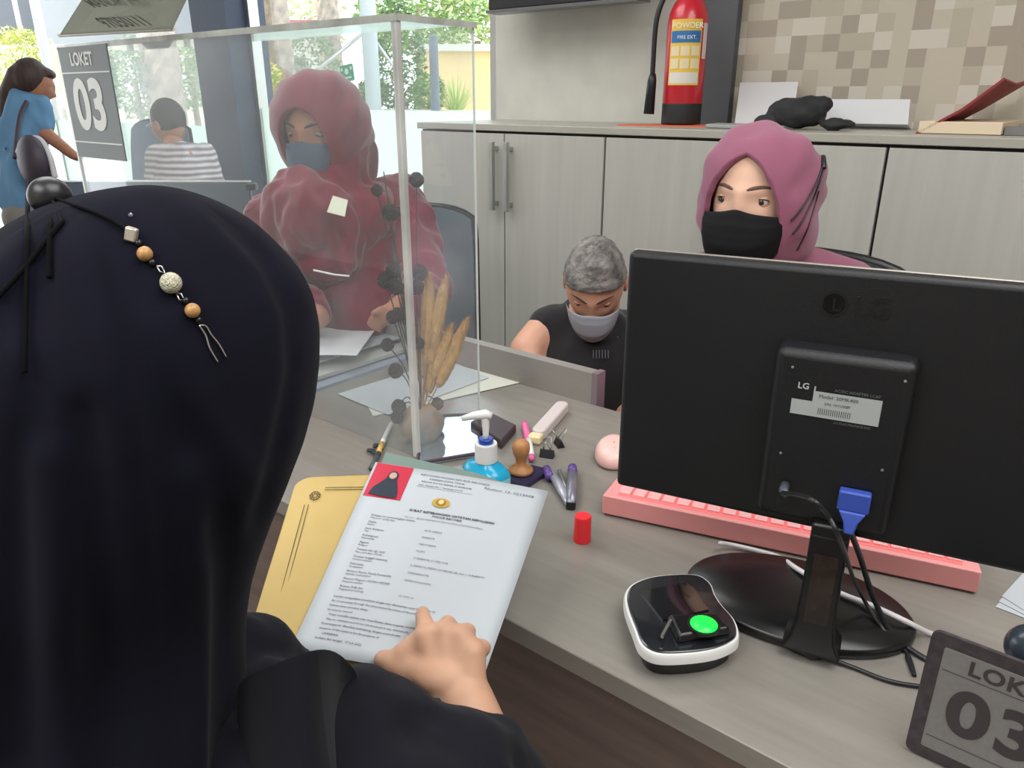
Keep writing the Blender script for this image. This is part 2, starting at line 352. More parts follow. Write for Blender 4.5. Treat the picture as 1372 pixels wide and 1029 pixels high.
def arc_label(a0, a1, z0, z1, mt, name, off=.0012, par=e):
    b0 = math.atan2(toC.y, toC.x)
    return MB().grid(lambda u, v: ex + Vector((math.cos(b0 + a0 + (a1 - a0) * u), math.sin(b0 + a0 + (a1 - a0) * u), 0)) * (RR + off) + UP * (z0 + (z1 - z0) * v), 14, 2).build(name, mt, par, smooth=True)
lb = arc_label(-.85, .75, .115, .30, mat('label_yellow', (226, 190, 74), .5), 'label')
arc_label(-.8, .7, .235, .268, mat('label_blue', (40, 110, 170), .5), 'label_band', .0018, lb)
arc_label(-.78, .68, .12, .152, mat('label_white', (216, 212, 204), .5), 'label_band', .0018, lb)
for zz in (.162, .198):
    for k in range(3): arc_label(-.75 + k * .5, -.33 + k * .5, zz, zz + .028, mat('label_cream', (225, 210, 170), .5), 'label_panel', .002, lb)
arc_label(.85, 1.2, .19, .29, mat('tag_white', (200, 196, 196), .5), 'inspection_tag', .0015)
b0 = math.atan2(toC.y, toC.x)
Ml = frame(ex + toC * (RR + .004) + UP * .245, Vector((-toC.y, toC.x, 0)), UP)
text('label_heading', [('POWDER', 0, .030, .022)], .02, Ml, mat('ink_white', (235, 235, 225), .6), lb)
text('label_text', [('FIRE EXT.', 0, 0, .014)], .02, Ml, mat('ink_white', (235, 235, 225), .6), lb)
pm = MB(); pm.prism([(-.19, -.07), (.13, -.075), (.15, .02), (-.1, .03)], 0, .004, Matrix.Translation(Vector((ex.x, ex.y, ZT))) @ Matrix.Rotation(.1, 4, 'Z'))
tag(pm.build('orange_folder', mat('orange_card', (214, 96, 60), .6), None), 'thin orange and yellow folder lying under the fire extinguisher', 'folder')
# ---- things on the cabinet top
def PC(x, y=0, v=2.3):
    p = PV(x, 170, v); p.z = ZT; return p
# white laptop-like board leaning on the wall
def leaning(name, x0, x1, x2, x3, yb, yt, v, lean, mt, label, cat, th=.006):
    a = PV(x0, yb, v); b = PV(x1, yb, v); c = PV(x2, yt, v + lean); d = PV(x3, yt, v + lean)
    a.z = b.z = ZT + .001; c.z = d.z = (c.z + d.z) / 2
    a = Vector((a.x, v, a.z)); b = Vector((b.x, v, b.z))
    o = MB().sheet([[a, b], [d, c]], th).build(name, mt, None, bevel=.001); tag(o, label, cat); return o
leaning('whiteboard', 985, 1062, 1070, 992, 163, 112, 2.36, .15, mat('white_board', (205, 204, 206), .4), 'white board leaning against the wall beside the dark grey strip', 'board')
leaning('document_box', 1112, 1222, 1224, 1118, 168, 140, 2.44, .02, mat('translucent_white', (206, 208, 210), .5), 'low white box standing on the cabinet top between black cap and red folder', 'box', .05)
tag(MB().prism([(PC(x, 0, v).x, PC(x, 0, v).y) for x, v in ((945, 2.2), (1010, 2.16), (1030, 2.3), (960, 2.34))], ZT + .0005, ZT + .012).build('grey_tray', mat('grey_tray', (150, 152, 150), .5), None, bevel=.003), 'flat grey tray lying on the cabinet top below the white board', 'tray')
bc = PC(1075, 0, 2.28)
bg = MB(); bg.ell(bc + Vector((-.02, 0, .045)), (.085, .06, .042)); bg.ell(bc + Vector((.01, .02, .06)), (.06, .05, .03)); bg.ell(bc + Vector((.1, -.02, .016)), (.05, .035, .014)); bg.ell(bc + Vector((-.09, -.02, .02)), (.04, .03, .018))
o = bg.blob('cap', mat('black_canvas', (38, 40, 42), .8, noise_amt=.3, noise_scale=30), None, .005, 4, deform=lambda c, n: c + n * (.009 * noise.noise(c * 26) + .002 * noise.noise(c * 90)))
tag(o, 'crumpled black cloth cap on the cabinet top behind the mauve scarf', 'cap')
# open box file with red lid
fo = PC(1285, 0, 2.3)
t = thing('box_file', 'open box file with raised red lid on the cabinet top', 'folder', fo)
a0 = PC(1233, 0, 2.22); a1 = PC(1345, 0, 2.22); A = a0.x; B = a1.x
MB().b2((A, 2.2, ZT + .001), (B, 2.48, ZT + .03)).build('tray', mat('cream_card', (214, 196, 170), .6), t, bevel=.002)
MB().b2((B + .003, 2.22, ZT + .001), (B + .2, 2.26, ZT + .02)).build('spine_strip', mat('spine', (120, 118, 116), .6), t)
p0 = Vector((A - .005, 2.2, ZT + .002)); p1 = Vector((A - .005, 2.48, ZT + .002)); q0 = PV(1345, 104, 2.2); q1 = PV(1375, 98, 2.48)
MB().sheet([[p0 + (p1 - p0) * s for s in (0, .5, 1)], [p0 + (p1 - p0) * s + (q0 - p0) * .55 - UP * .012 for s in (0, .5, 1)], [q0, q0 + (Vector((q0.x + .02, 2.48, q0.z)) - q0) * .5 - UP * .01, Vector((q0.x + .02, 2.48, q0.z))]], .006).build('lid', mat('red_card', (138, 40, 48), .6), t)
# TV bottom at the top of the picture
tvb = PV(640, 12, 2.3); tve = PV(800, -6, 2.42)
t = thing('wall_television', 'black television hanging high on the wall, only its lower rim showing', 'television', (tvb + tve) / 2)
a = Vector((tvb.x, 2.34, tvb.z)); b = Vector((tve.x + .1, 2.34, tve.z + .0))
MB().b2((a.x, 2.36, a.z - .0), (b.x + .1, 2.42, a.z + .45)).build('screen_housing', M_BLACK, t, bevel=.004)
MB().b2((a.x - .005, 2.35, a.z - .012), (b.x + .105, 2.425, a.z - .001)).build('lower_rim', mat('steel_rim', (120, 118, 120), .3, .6), t)
MB().b2((a.x + .3, 2.42, a.z + .1), (a.x + .5, 2.55, a.z + .3)).build('wall_bracket', M_ALU, t)
# ================================================================= MONITOR
RM = rotz(13); MU = RM @ Vector((1, 0, 0)); MN = RM @ Vector((0, -1, 0))   # along, toward client
mb0 = Vector((-.416, .718, .888)); W, HT = .475, .286
t = thing('computer_monitor', 'black monitor seen from behind on a round stand, in front of the pink keyboard', 'monitor', Z(1088, 820))
Mm = frame(mb0 + MU * W / 2 + UP * HT / 2, MU, UP)           # z = toward client
def mbox(c, s): return MB().box(Mm @ Vector(c), s, Mm.to_3x3())
mbox((0, 0, -.006), (W, HT, .022)).build('back_shell', M_MON, t, bevel=.006, bseg=3)
mbox((0, 0, -.0185), (W, HT, .006)).build('screen_bezel', mat('bezel_rim', (150, 146, 138), .3, .3), t, bevel=.002)
# bump housing; pixel corners (1040,460),(1240,478),(1012,670)
def on_mon(x, y, off=0):
    n = Mm.to_3x3() @ Vector((0, 0, 1)); o = Mm @ Vector((0, 0, off)); r = ray(x, y); k = (o - Vector((0, 0, H))).dot(n) / r.dot(n); return Mm.inverted() @ D(x, y, k)
c1 = on_mon(1038, 462, .035); c2 = on_mon(1238, 485, .035); c3 = on_mon(1015, 690, .035)
x0, x1, y1, y0 = c1.x, c2.x, c1.y, c3.y
pr = MB().prism([(x0, y0), (x1, y0), (x1, y1), (x0, y1)], .0, .033, Mm, .96); pr.build('rear_housing', M_MON, t, bevel=.008, bseg=3)
cx, cy = (x0 + x1) / 2, (y0 + y1) / 2
for px, py in ((1062, 492), (1213, 511), (1046, 607), (1182, 630)):
    q = on_mon(px, py, .034); sc = MB(); sc.lathe([(.0014, 0), (.0014, .0008), (.0005, .001)], Mm @ Vector((q.x, q.y, .0335)), Mm.to_3x3() @ Vector((0, 0, 1)), 12); sc.build('screw', M_ALU, t)
q = on_mon(1122, 543, .034)
La = Mm @ Matrix.Translation((q.x, q.y, .0336))
lab = MB(); lw, lh = .078, .032
lab.add([La @ Vector(v) for v in ((-lw * .55, -lh / 2, .0), (lw / 2, -lh / 2, .0), (lw / 2, lh * .35, .0), (-lw * .28, lh * .35, 0), (-lw * .28, lh * .5, 0), (-lw * .3, lh * .5, .0), (-lw * .3, lh * .0, 0), (-lw * .55, lh * 0, 0))], [tuple(range(8))])
lo = lab.build('rating_label', mat('label_grey', (168, 174, 172), .5), t)
Lt = La @ Matrix.Translation((0, 0, .0004))
text('barcode', '||||||||||||||||', .0075, Lt @ Matrix.Translation((-.002, -.011, 0)), M_INK, lo)
text('label_print', [('Model: 20MK400', .0, .005, .0052), ('S/N: 101UXBP', .0, -.002, .004)], 1, Lt, M_INK, lo)
text('label_logo', [('LG', -.0335, .0120, .009)], 1, Lt, mat('pale_print', (190, 194, 194), .5), lo, bold=.02)
text('label_footer', [('LG ELECTRONICS INC', .016, -.020, .0034)], 1, Lt, mat('grey_print', (110, 114, 116), .5), lo)
text('label_small_print', [('AC/DC ADAPTER LCAP', .016, .0135, .0040)], 1, Lt, mat('grey_print', (110, 114, 116), .5), lo)
q = on_mon(1150, 411, .006); Lg = Mm @ Matrix.Translation((q.x, q.y, .0055))
M_LOGO = mat('embossed_black', (7, 7, 9), .35)
lg = text('maker_emblem', [('LG', .013, -.009, .027)], 1, Lg, M_LOGO, t, extrude=.0006, bold=.01)
rg = MB(); rg.lathe([(.0125, 0), (.0125, .0009), (.0105, .0009), (.0105, 0)], Lg @ Vector((-.022, .0, 0)), Lg.to_3x3() @ Vector((0, 0, 1)), 32); rg.box(Lg @ Vector((-.022, .0, 0)), (.002, .011, .0016), Lg.to_3x3()); rg.box(Lg @ Vector((-.019, -.0055, 0)), (.007, .002, .0016), Lg.to_3x3())
rg.build('maker_ring', M_LOGO, t)
# stand
sb = Z(1088, 812, .762); base_c = Vector((sb.x, sb.y, .75))
eR = Z(1240, 835, .755); eL = Z(932, 795, .755); rx = (eR - eL).length / 2
bkp, frp = Z(1010, 742, .752), Z(1098, 878, .752); base_c = Vector(((eL.x + eR.x + bkp.x + frp.x) / 4, (eL.y + eR.y + bkp.y + frp.y) / 4, .75)); ry = (frp - bkp).dot(MN) / 2
MB().rings([[base_c + MU * rx * k_ * math.cos(a_ * math.tau / 72) + MN * ry * k_ * math.sin(a_ * math.tau / 72) + UP * h_ for a_ in range(72)] for k_, h_ in ((.97, .0005), (1, .004), (1, .010), (.97, .0145), (.5, .019), (.005, .021))]).build('stand_base', M_BLACKG, t, smooth=True)
nb = Z(1088, 858, .765); nb = Vector((nb.x, nb.y, .766)); nt_ = D(1100, 690, .70)
npt = [nb + Vector((0, 0, -.003)), Vector((nb.x, nb.y, .80)), Vector((nb.x, nb.y, .86)), Vector((nb.x, nb.y, .905))]
nk = MB()
for p, w_, d_ in ((npt[0], .052, .04), (npt[1], .040, .028), (npt[2], .038, .026), (npt[3], .038, .024)): pass
nk.rings([[Vector(p) + MU * (w_ / 2 * sx_) + MN * (d_ / 2 * sy_) for sx_, sy_ in ((-1, -1), (1, -1), (1, 1), (-1, 1))] for p, w_, d_ in ((npt[0], .062, .05), (nb + UP * .012, .046, .034), (npt[1], .040, .028), (npt[2], .038, .026), (npt[3], .038, .024))])
nk.build('stand_neck', M_BLACKG, t, bevel=.003)
MB().box(npt[2] + MN * .0135 - UP * .02, (.024, .002, .085), Mm.to_3x3() @ Matrix(((1, 0, 0), (0, 0, 1), (0, 1, 0)))).build('neck_inlay', mat('smoky_inlay', (46, 34, 30), .2, noise_amt=.5, noise_scale=60), t)
MB().rings([[p + MU * (.019 * a_) + MN * b_ for a_, b_ in ((-1, -.002), (1, -.002), (1, .012), (-1, .012))] for p in (npt[3] - UP * .004, npt[3] + UP * .012)]).build('neck_cap', M_BLACKG, t, bevel=.003)
# plugs and cables
q = on_mon(1144, 672, .034); vg = Mm @ Vector((q.x, q.y, .034)); zN = Mm.to_3x3() @ Vector((0, 0, 1))
v = thing('video_cable', 'blue video plug with black cable hanging from the back of the monitor', 'cable', vg)
m = MB(); m.box(vg + zN * .006 + UP * .004, (.030, .022, .012), Mm.to_3x3()); m.build('plug_head', mat('vga_blue', (52, 78, 170), .45), v, bevel=.002)
MB().rings([[vg + zN * k_ + UP * h_ + MU * (w_ * a_) + zN * (b_ * .006) for a_, b_ in ((-1, -1), (1, -1), (1, 1), (-1, 1))] for h_, w_, k_ in ((-.006, .013, .008), (-.016, .007, .011), (-.028, .0045, .014))]).build('plug_neck', _m['vga_blue'], v, bevel=.0015)
gp = vg + zN * .014 - UP * .028
MB().tube(spline([gp + UP * .004, D(1152, 745, (gp - Vector((0, 0, H))).length * .97), Z(1170, 800, .80), Z(1195, 848, .762), Z(1235, 880, .7535), Z(1290, 905, .7535)]), .0033, 10).build('cable', M_BLACK, v, smooth=True)
q = on_mon(1052, 650, .034); pw = Mm @ Vector((q.x, q.y, .034))
v = thing('power_cable', 'thin black power lead plugged into the back of the monitor', 'cable', pw)
MB().tube([pw, pw + zN * .012, pw + zN * .02 + MU * .004 - UP * .002], [.005, .005, .003], 12).build('plug_head', mat('grey_plug', (70, 74, 82), .4), v, smooth=True)
MB().tube(spline([pw + zN * .018, D(1085, 668, .655), D(1110, 692, .655), D(1128, 730, .67), Z(1150, 790, .80), Z(1185, 845, .765), Z(1215, 875, .753), Z(1225, 905, .753), Z(1215, 880, .7528)]), .0022, 8).build('cable', M_BLACK, v, smooth=True)
fe = Z(1078, 868, .757)
v = thing('adapter_cable', 'black cable with a thick moulded end lying in front of the monitor stand', 'cable', fe)
MB().tube([Z(1060, 862, .759), Z(1064, 863, .759), Z(1090, 874, .759), Z(1102, 879, .757)], [.006, .0085, .0085, .004], 14).build('moulded_end', M_BLACKG, v, smooth=True)
MB().tube(spline([Z(1100, 878, .757), Z(1145, 895, .753), Z(1190, 912, .753), Z(1235, 920, .753), Z(1290, 925, .753)]), .0024, 8).build('cable', M_BLACK, v, smooth=True)
wc = MB().tube(spline([Z(964, 728, .765), Z(985, 731, .757), Z(1040, 745, .7535), Z(1068, 762, .7725), Z(1115, 790, .7735), Z(1170, 812, .7735), Z(1215, 833, .7715), Z(1250, 850, .753), Z(1290, 858, .753)]), .0032, 10).build('usb_cable', mat('white_cable', (214, 210, 212), .4), None, smooth=True)
tag(wc, 'white usb cable running from the keyboard over the stand base', 'cable')
# ================================================================= KEYBOARD, MOUSE
kf = Vector((-.512, .844, .75)); kr = Vector((-.044, .974, .75)); KU = (kr - kf).normalized(); KB = Vector((-KU.y, KU.x, 0)); KL = (kr - kf).length
t = thing('keyboard', 'pink backlit keyboard lying on the desk behind the monitor', 'keyboard', kf + KU * .24 + KB * .06)
Mk = frame(kf, KU, KB)
MB().rings([[Mk @ Vector((x, 0 + a, z)) for x, a, z in ((0, 0, .003), (KL, 0, .003), (KL, .0, .034), (0, .0, .034))], [Mk @ Vector((x, 0 + a, z)) for x, a, z in ((0, .13, .003), (KL, .13, .003), (KL, .13, .020), (0, .13, .020))]]).build('case', M_PINK, t, bevel=.002)
MB().add([Mk @ Vector(p) for p in ((.02, .010, .0333), (KL - .02, .010, .0333), (KL - .02, .125, .0210), (.02, .125, .0210))], [(0, 1, 2, 3)]).build('backlight', mat('key_backlight', (240, 130, 130), .5, emit=(255, 60, 60), emit_s=.15), t)
kk = MB()
for r_ in range(5):
    for c_ in range(21):
        x = .028 + c_ * (KL - .056) / 20; y = .026 + r_ * .022; z = .0325 - (y / .13) * .0135
        kk.box(Mk @ Vector((x, y, z + .003)), (.0175, .0175, .005), Mk.to_3x3())
o = kk.build('keycaps', mat('pink_keys', (238, 178, 178), .45), t, bevel=.001); o['kind'] = 'stuff'
t = MB(); mc = Z(822, 606, .762)
def mouse_f(c, n): return c
Mo = rotz(30)
ms = MB().rings([[Vector((mc.x, mc.y, .7515 + z_)) + Mo @ Vector((.031 * r_ * math.cos(a_ * math.tau / 40) * (1 - .1 * math.sin(a_ * math.tau / 40)), .05 * r_ * math.sin(a_ * math.tau / 40), 0)) for a_ in range(40)] for r_, z_ in ((.93, 0), (1, .005), (1.0, .012), (.97, .018), (.89, .0235), (.74, .028), (.5, .0305), (.25, .0313), (.02, .0316))])
t = thing('computer_mouse', 'pale pink computer mouse half hidden by the monitor edge', 'mouse', Vector((mc.x, mc.y, .75)))
ms.build('shell', mat('pale_pink', (236, 192, 184), .35), t, smooth=True)
MB().tube([Vector((mc.x, mc.y, .7515)) + Mo @ Vector((0, -.022, .0290)), Vector((mc.x, mc.y, .7515)) + Mo @ Vector((0, -.032, .0255))], .004, 10).build('scroll_wheel', mat('wheel_pink', (236, 196, 190), .4), t, smooth=True)
MB().tube([Vector((mc.x, mc.y, .7515)) + Mo @ Vector((0, y_, z_)) for y_, z_ in ((.0, .0316), (-.022, .0298), (-.036, .0243), (-.046, .015))], .0006, 6).build('button_seam', mat('seam', (150, 100, 96), .6), t)
# ================================================================= FINGERPRINT SCANNER
fpx = [(836, 798), (845, 784), (870, 774), (905, 770), (935, 771), (952, 782), (959, 798), (968, 812), (985, 832), (991, 850), (986, 862), (960, 874), (920, 880), (880, 880), (858, 868), (848, 845), (838, 818)]
def smooth_poly(pts, n=5):
    q = [Vector((p[0], p[1], 0)) for p in pts]; N_ = len(q); out = []
    for i in range(N_):
        p0, p1, p2, p3 = q[i - 1], q[i], q[(i + 1) % N_], q[(i + 2) % N_]
        for k in range(n):
            t_ = k / n; out.append(.5 * ((2 * p1) + (p2 - p0) * t_ + (2 * p0 - 5 * p1 + 4 * p2 - p3) * t_ * t_ + (3 * p1 - p0 - 3 * p2 + p3) * t_ ** 3))
    return out
zt = .782
poly = [Z(p.x, p.y, zt) for p in smooth_poly([(x, y) for x, y in fpx])]
cc = sum(poly, Vector()) / len(poly)
t = thing('fingerprint_scanner', 'black and white fingerprint reader with glowing green window', 'scanner', Vector((cc.x, cc.y, .75)))
def prs(sc_, z_): return [Vector((cc.x + (p.x - cc.x) * sc_, cc.y + (p.y - cc.y) * sc_, z_)) for p in poly]
MB().rings([prs(.86, .751), prs(.88, .766), prs(.93, .770)]).build('base', M_BLACK, t, smooth='auto')
MB().rings([prs(.95, .769), prs(1.0, .772), prs(1.0, .780), prs(.975, .7835)]).build('rim', M_WHITE, t, smooth='auto')
MB().rings([prs(.945, .780), prs(.94, .7850), prs(.90, .7865)]).build('top_plate', mat('glossy_top', (30, 32, 36), .15, coat=.5), t, smooth='auto')
MB().prism([(Z(x, y, .79).x, Z(x, y, .79).y) for x, y in ((858, 790), (925, 779), (950, 815), (888, 829))], .7868, .7885).build('screen_panel', mat('panel_black', (14, 15, 18), .08, coat=1), t)
hb = [Z(x, y, .80) for x, y in ((893, 818), (965, 817), (982, 838), (908, 850))]
MB().prism([(p.x, p.y) for p in hb], .7868, .797, None, .9).build('sensor_housing', M_BLACKG, t, bevel=.003)
gz = Z(943, 837, .799); gp_ = MB().lathe([(.0175, -.003), (.0175, .0), (.0145, .0)], (gz.x, gz.y, .7995), seg=32)
gp_.build('sensor_ring', M_BLACK, t)
MB().lathe([(.0001, 0), (.0145, .0002), (.0145, .0006), (.001, .0010)], (gz.x, gz.y, .7995), seg=32).build('sensor_window', mat('green_glow', (20, 220, 60), .3, emit=(15, 235, 60), emit_s=1.0), t, smooth=True)
MB().box(Z(893, 842, .795), (.003, .03, .004), rotz(10)).build('side_slot', M_ALU, t)
# ================================================================= RIGHT LOKET SIGN
vs = .66
def sg(x, y): return PV(x, y, vs)
tl = sg(1250, 843); sz0 = .752; sw, sh = .14, tl.z - sz0
t = thing('counter_number_sign', 'dark framed grey LOKET 03 sign standing at the lower right desk edge', 'sign', (tl.x + sw / 2, vs, .75))
Ms = frame((tl.x, vs, sz0), (1, 0, 0), (0, 0, 1))
def rrect(x0, y0, x1, y1, r, n=6):
    out = []
    for cx_, cy_, a0_ in ((x1 - r, y0 + r, -90), (x1 - r, y1 - r, 0), (x0 + r, y1 - r, 90), (x0 + r, y0 + r, 180)):
        for k in range(n + 1): a_ = math.radians(a0_ + 90 * k / n); out.append((cx_ + r * math.cos(a_), cy_ + r * math.sin(a_)))
    return out
MB().prism(rrect(0, 0, sw, sh, .008), -.004, 0, Ms).build('frame', mat('mottled_charcoal', (66, 58, 62), .6, noise_amt=.4, noise_scale=120), t)
MB().prism(rrect(.012, .013, sw - .012, sh - .013, .002), .0, .0006, Ms).build('face', mat('sign_grey', (122, 120, 118), .6, noise_amt=.08, noise_scale=200), t)
M_DT = mat('sign_dark_print', (58, 52, 54), .7)
Mt = Ms @ Matrix.Translation((0, 0, .0012))
text('lettering', [('LOKET', .066, sh - .031, .0205)], 1, Mt, M_DT, t, bold=.03, spacing=1.1)
text('numerals', [('03', .060, sh * .5 - .026, .066)], 1, Mt, M_DT, t, bold=.035, spacing=1.15)
for z_ in (sh - .035, .028): MB().add([Mt @ Vector(p) for p in ((.014, z_, 0), (sw - .014, z_, 0), (sw - .014, z_ - .0007, 0), (.014, z_ - .0007, 0))], [(0, 1, 2, 3)]).build('ruled_line', M_DT, t)
wc0 = Z(1362, 905, .80)
t = thing('webcam', 'small dark webcam on a foot at the right picture edge above the sign', 'webcam', (PV(1375, 900, .70).x, .70, .75))
wb = Vector((PV(1375, 900, .70).x, .70, .75))
MB().tube([wb + UP * .001, wb + UP * .115], .006, 12).build('stem', M_BLACK, t, smooth=True)
MB().lathe([(.03, .001), (.03, .006), (.01, .01)], wb).build('foot', M_BLACK, t, smooth='auto')
MB().ell(wb + UP * .13, (.022, .02, .022)).build('head', mat('smoky_plastic', (48, 56, 64), .2), t, smooth=True)
wp = MB()
for k in range(3):
    o_ = k * .0012; pl = [Z(x, y, .752) for x, y in ((1334 + 4 * k, 812 - 6 * k), (1350 + 4 * k, 818 - 4 * k), (1400, 838), (1440, 760), (1375, 764))]
    wp = MB().prism([(p.x, p.y) for p in pl], .7505 + o_, .7512 + o_)
    tag(wp.build('paper_sheet', M_PAPER, None), ['bottom white sheet', 'middle white sheet', 'topmost white sheet'][k] + ' of the small stack at the right desk edge', 'paper', 'sheets at the right desk edge')
# ================================================================= SMALL DESK ITEMS
cp = Z(780, 724)
t = thing('marker_cap', 'bright red ribbed cap standing alone on the desk', 'cap', (cp.x, cp.y, .75))
rb = [[Vector((cp.x, cp.y, z_)) + Vector((math.cos(a_ * math.tau / 72), math.sin(a_ * math.tau / 72), 0)) * r_ * (1 + (.025 if (a_ % 4) < 2 and z_ < .781 else 0)) for a_ in range(72)] for r_, z_ in ((.0118, .7505), (.012, .752), (.0115, .780), (.0118, .782), (.0116, .7885), (.0105, .790), (.001, .790))]
MB().rings(rb).build('cap_body', mat('bright_red', (248, 48, 58), .35), t, smooth='auto')
# stapler made of two open arms + purple caps
def px(x, y, z): return Z(x, y, z)
t = thing('stapler', 'open silver stapler with purple ends lying on the desk', 'stapler', Z(765, 672))
M_PUR = mat('purple_plastic', (92, 66, 140), .35); M_SIL = mat('silver_plastic', (176, 178, 190), .3, .4)
MB().tube([px(738, 632, .760), px(752, 655, .760), px(763, 676, .758)], [.007, .008, .006], 10, .7).build('lower_arm', M_SIL, t, smooth=True)
MB().tube([px(767, 630, .762), px(766, 655, .764), px(765, 676, .760)], [.008, .0085, .008], 10, .8).build('upper_arm', mat('silver_dark', (136, 136, 150), .3, .4), t, smooth=True)
MB().tube([px(749, 630, .757), px(758, 652, .757), px(763, 672, .757)], [.004, .0045, .0035], 8, .6).build('staple_channel', M_ALU, t, smooth=True)
MB().tube([px(732, 628, .760), px(737, 640, .760)], [.007, .008], 10).build('end_cap', M_PUR, t, smooth=True)
MB().tube([px(767, 626, .762), px(767, 634, .762)], [.0075, .0085], 10).build('end_cap', M_PUR, t, smooth=True)
MB().box(px(765, 676, .758), (.014, .010, .012), rotz(30)).build('hinge', M_BLACK, t, bevel=.001)
# binder clips
def clip(p, ang, label):
    t = thing('binder_clip', label, 'clip', Vector((p.x, p.y, .75)), 'binder clips on the desk'); Mr = rotz(ang); o = Vector((p.x, p.y, .75))
    m = MB(); m.rings([[o + Mr @ Vector((x_, y_, z_)) for y_, z_ in ((-.007, .0005), (.007, .0005), (.0012, .014), (-.0012, .014))] for x_ in (-.0125, .0125)]); m.build('clip_body', M_BLACK, t, bevel=.0006)
    for s_ in (-1, 1):
        MB().tube([o + Mr @ Vector(q_) for q_ in ((-.007, s_ * .001, .013), (-.005, s_ * .008, .024), (-.003, s_ * .013, .032), (.003, s_ * .013, .032), (.005, s_ * .008, .024), (.007, s_ * .001, .013))], .0008, 6).build('wire_handle', M_ALU, t, smooth=True)
clip(Z(733, 612), 20, 'small black binder clip nearer to the stapler'); clip(Z(749, 597), -35, 'small black binder clip nearer to the white pen case')
# translucent white case with yellow end
t = thing('eraser_case', 'long translucent white rounded case with cream end beside the pink marker', 'case', Z(735, 570))
a_ = Z(717, 585, .763); b_ = Z(755, 542, .763); dr = (b_ - a_).normalized()
Mw = frame(a_, dr, Vector((-dr.y, dr.x, 0)))
MB().prism(rrect(.01, -.013, (b_ - a_).length, .013, .0125), -.012, .008, Mw).build('case_body', mat('milky_plastic', (224, 212, 210), .3, trans=.15), t, bevel=.003)
MB().prism(rrect(-.008, -.012, .012, .012, .004), -.012, .004, Mw).build('case_end', mat('cream_plastic', (228, 214, 168), .4), t, bevel=.003)
MB().prism(rrect(-.010, -.010, .02, .012, .001), -.0125, -.0122, Mw).build('metal_tab', M_ALU, t)
mk = thing('pink_marker', 'white marker with pink cap lying behind the wooden stamp', 'marker', Z(706, 595))
MB().tube([Z(712, 612, .757), Z(708, 588, .757)], .006, 14).build('barrel', M_WHITE, mk, smooth=True)
MB().tube([Z(708, 590, .757), Z(703, 570, .757), Z(702.5, 567, .757)], [.0066, .0066, .005], 14).build('pen_cap', mat('hot_pink', (226, 106, 160), .35), mk, smooth=True)
MB().tube([Z(712, 612, .757), Z(712.5, 616, .757)], [.0062, .004], 14).build('end_plug', _m['hot_pink'], mk, smooth=True)
# dark pouch / flat box behind bottle
MB_ = MB().prism([(Z(x, y, .76).x, Z(x, y, .76).y) for x, y in ((630, 570), (655, 556), (692, 574), (672, 596))], .7505, .768)
tag(MB_.build('card_box', mat('dark_aubergine', (62, 50, 56), .45), None, bevel=.003), 'small flat dark brown box lying behind the pump bottle', 'box')
# clear organiser
og = [Z(x, y, .752) for x, y in ((520, 600), (548, 558), (645, 560), (640, 604), (590, 625))]
t = thing('photo_frame', 'shiny glass-topped frame with dark rim lying flat beside the dried flowers', 'frame', sum(og, Vector()) / 5)
q4 = [Z(x, y, .755) for x, y in ((560, 622), (565, 560), (638, 556), (645, 608))]
Q = [(p.x, p.y) for p in q4]
MB().prism(Q, .7505, .757).build('frame_glass', mat('mirror_glass', (200, 212, 222), .04, .85), t, bevel=.001)
rim = MB()
for i in range(4):
    rim.tube([Vector((*Q[i], .757)), Vector((*Q[(i + 1) % 4], .757))], .0035, 6)
rim.build('frame_rim', mat('aubergine_rim', (72, 60, 72), .4), t)
# ink pad + stamp
ip = [Z(x, y, .76) for x, y in ((668, 640), (712, 622), (737, 628), (700, 652))]
t = thing('ink_pad', 'purple stamp pad under the wooden stamp', 'stamp pad', Vector((sum(p.x for p in ip) / 4, sum(p.y for p in ip) / 4, .75)))
MB().prism([(p.x, p.y) for p in ip], .7505, .759).build('pad_case', mat('pad_violet', (52, 44, 78), .35), t, bevel=.001)
MB().prism([(p.x, p.y) for p in ip], .7592, .7606, None, .8).build('felt', mat('felt', (36, 28, 60), .9), t)
sp = Z(698, 632, .762)
t = thing('rubber_stamp', 'turned wooden rubber stamp standing on the purple pad', 'stamp', (sp.x, sp.y, .761))
sp = Vector((sp.x, sp.y, .7615))
MB().lathe([(.019, 0), (.020, .003), (.019, .007), (.010, .011), (.0085, .018), (.0095, .026), (.013, .034), (.0145, .043), (.0135, .051), (.009, .056), (.001, .0575)], sp, seg=36).build('wooden_handle', mat('beech_wood', (190, 134, 84), .45, noise_amt=.3, noise_scale=60, stretch=(1, 1, .2)), t, smooth=True)
MB().lathe([(.019, -.0005), (.019, .0015)], sp - UP * .0, seg=36).build('rubber_face', M_BLACK, t)
# sanitiser bottle
pb = Z(652, 660, .75); pb = Vector((pb.x, pb.y, .75))
t = thing('pump_bottle', 'blue hand sanitiser bottle with white pump head', 'bottle', pb)
Mb = rotz(-10)
def oval(z_, rx_, ry_): return [pb + Mb @ Vector((math.copysign(abs(math.cos(a)) ** .7, math.cos(a)) * rx_, math.copysign(abs(math.sin(a)) ** .7, math.sin(a)) * ry_, z_)) for a in [k * math.tau / 40 for k in range(40)]]
topz = None
def zfor(p, y):   # height above p where pixel row y is met
    lo, hi = 0, .5
    for _ in range(40):
        m_ = (lo + hi) / 2; q_ = p + UP * m_; rel = q_ - Vector((0, 0, H)); X = rel.dot(RIGHT); yy = rel.dot(FWD); dep = yy * math.cos(TH) - rel.z * math.sin(TH); up_ = yy * math.sin(TH) + rel.z * math.cos(TH)
        if 514.5 - FPX * up_ / dep > y: lo = m_
        else: hi = m_
    return lo
sh_ = zfor(pb, 617)
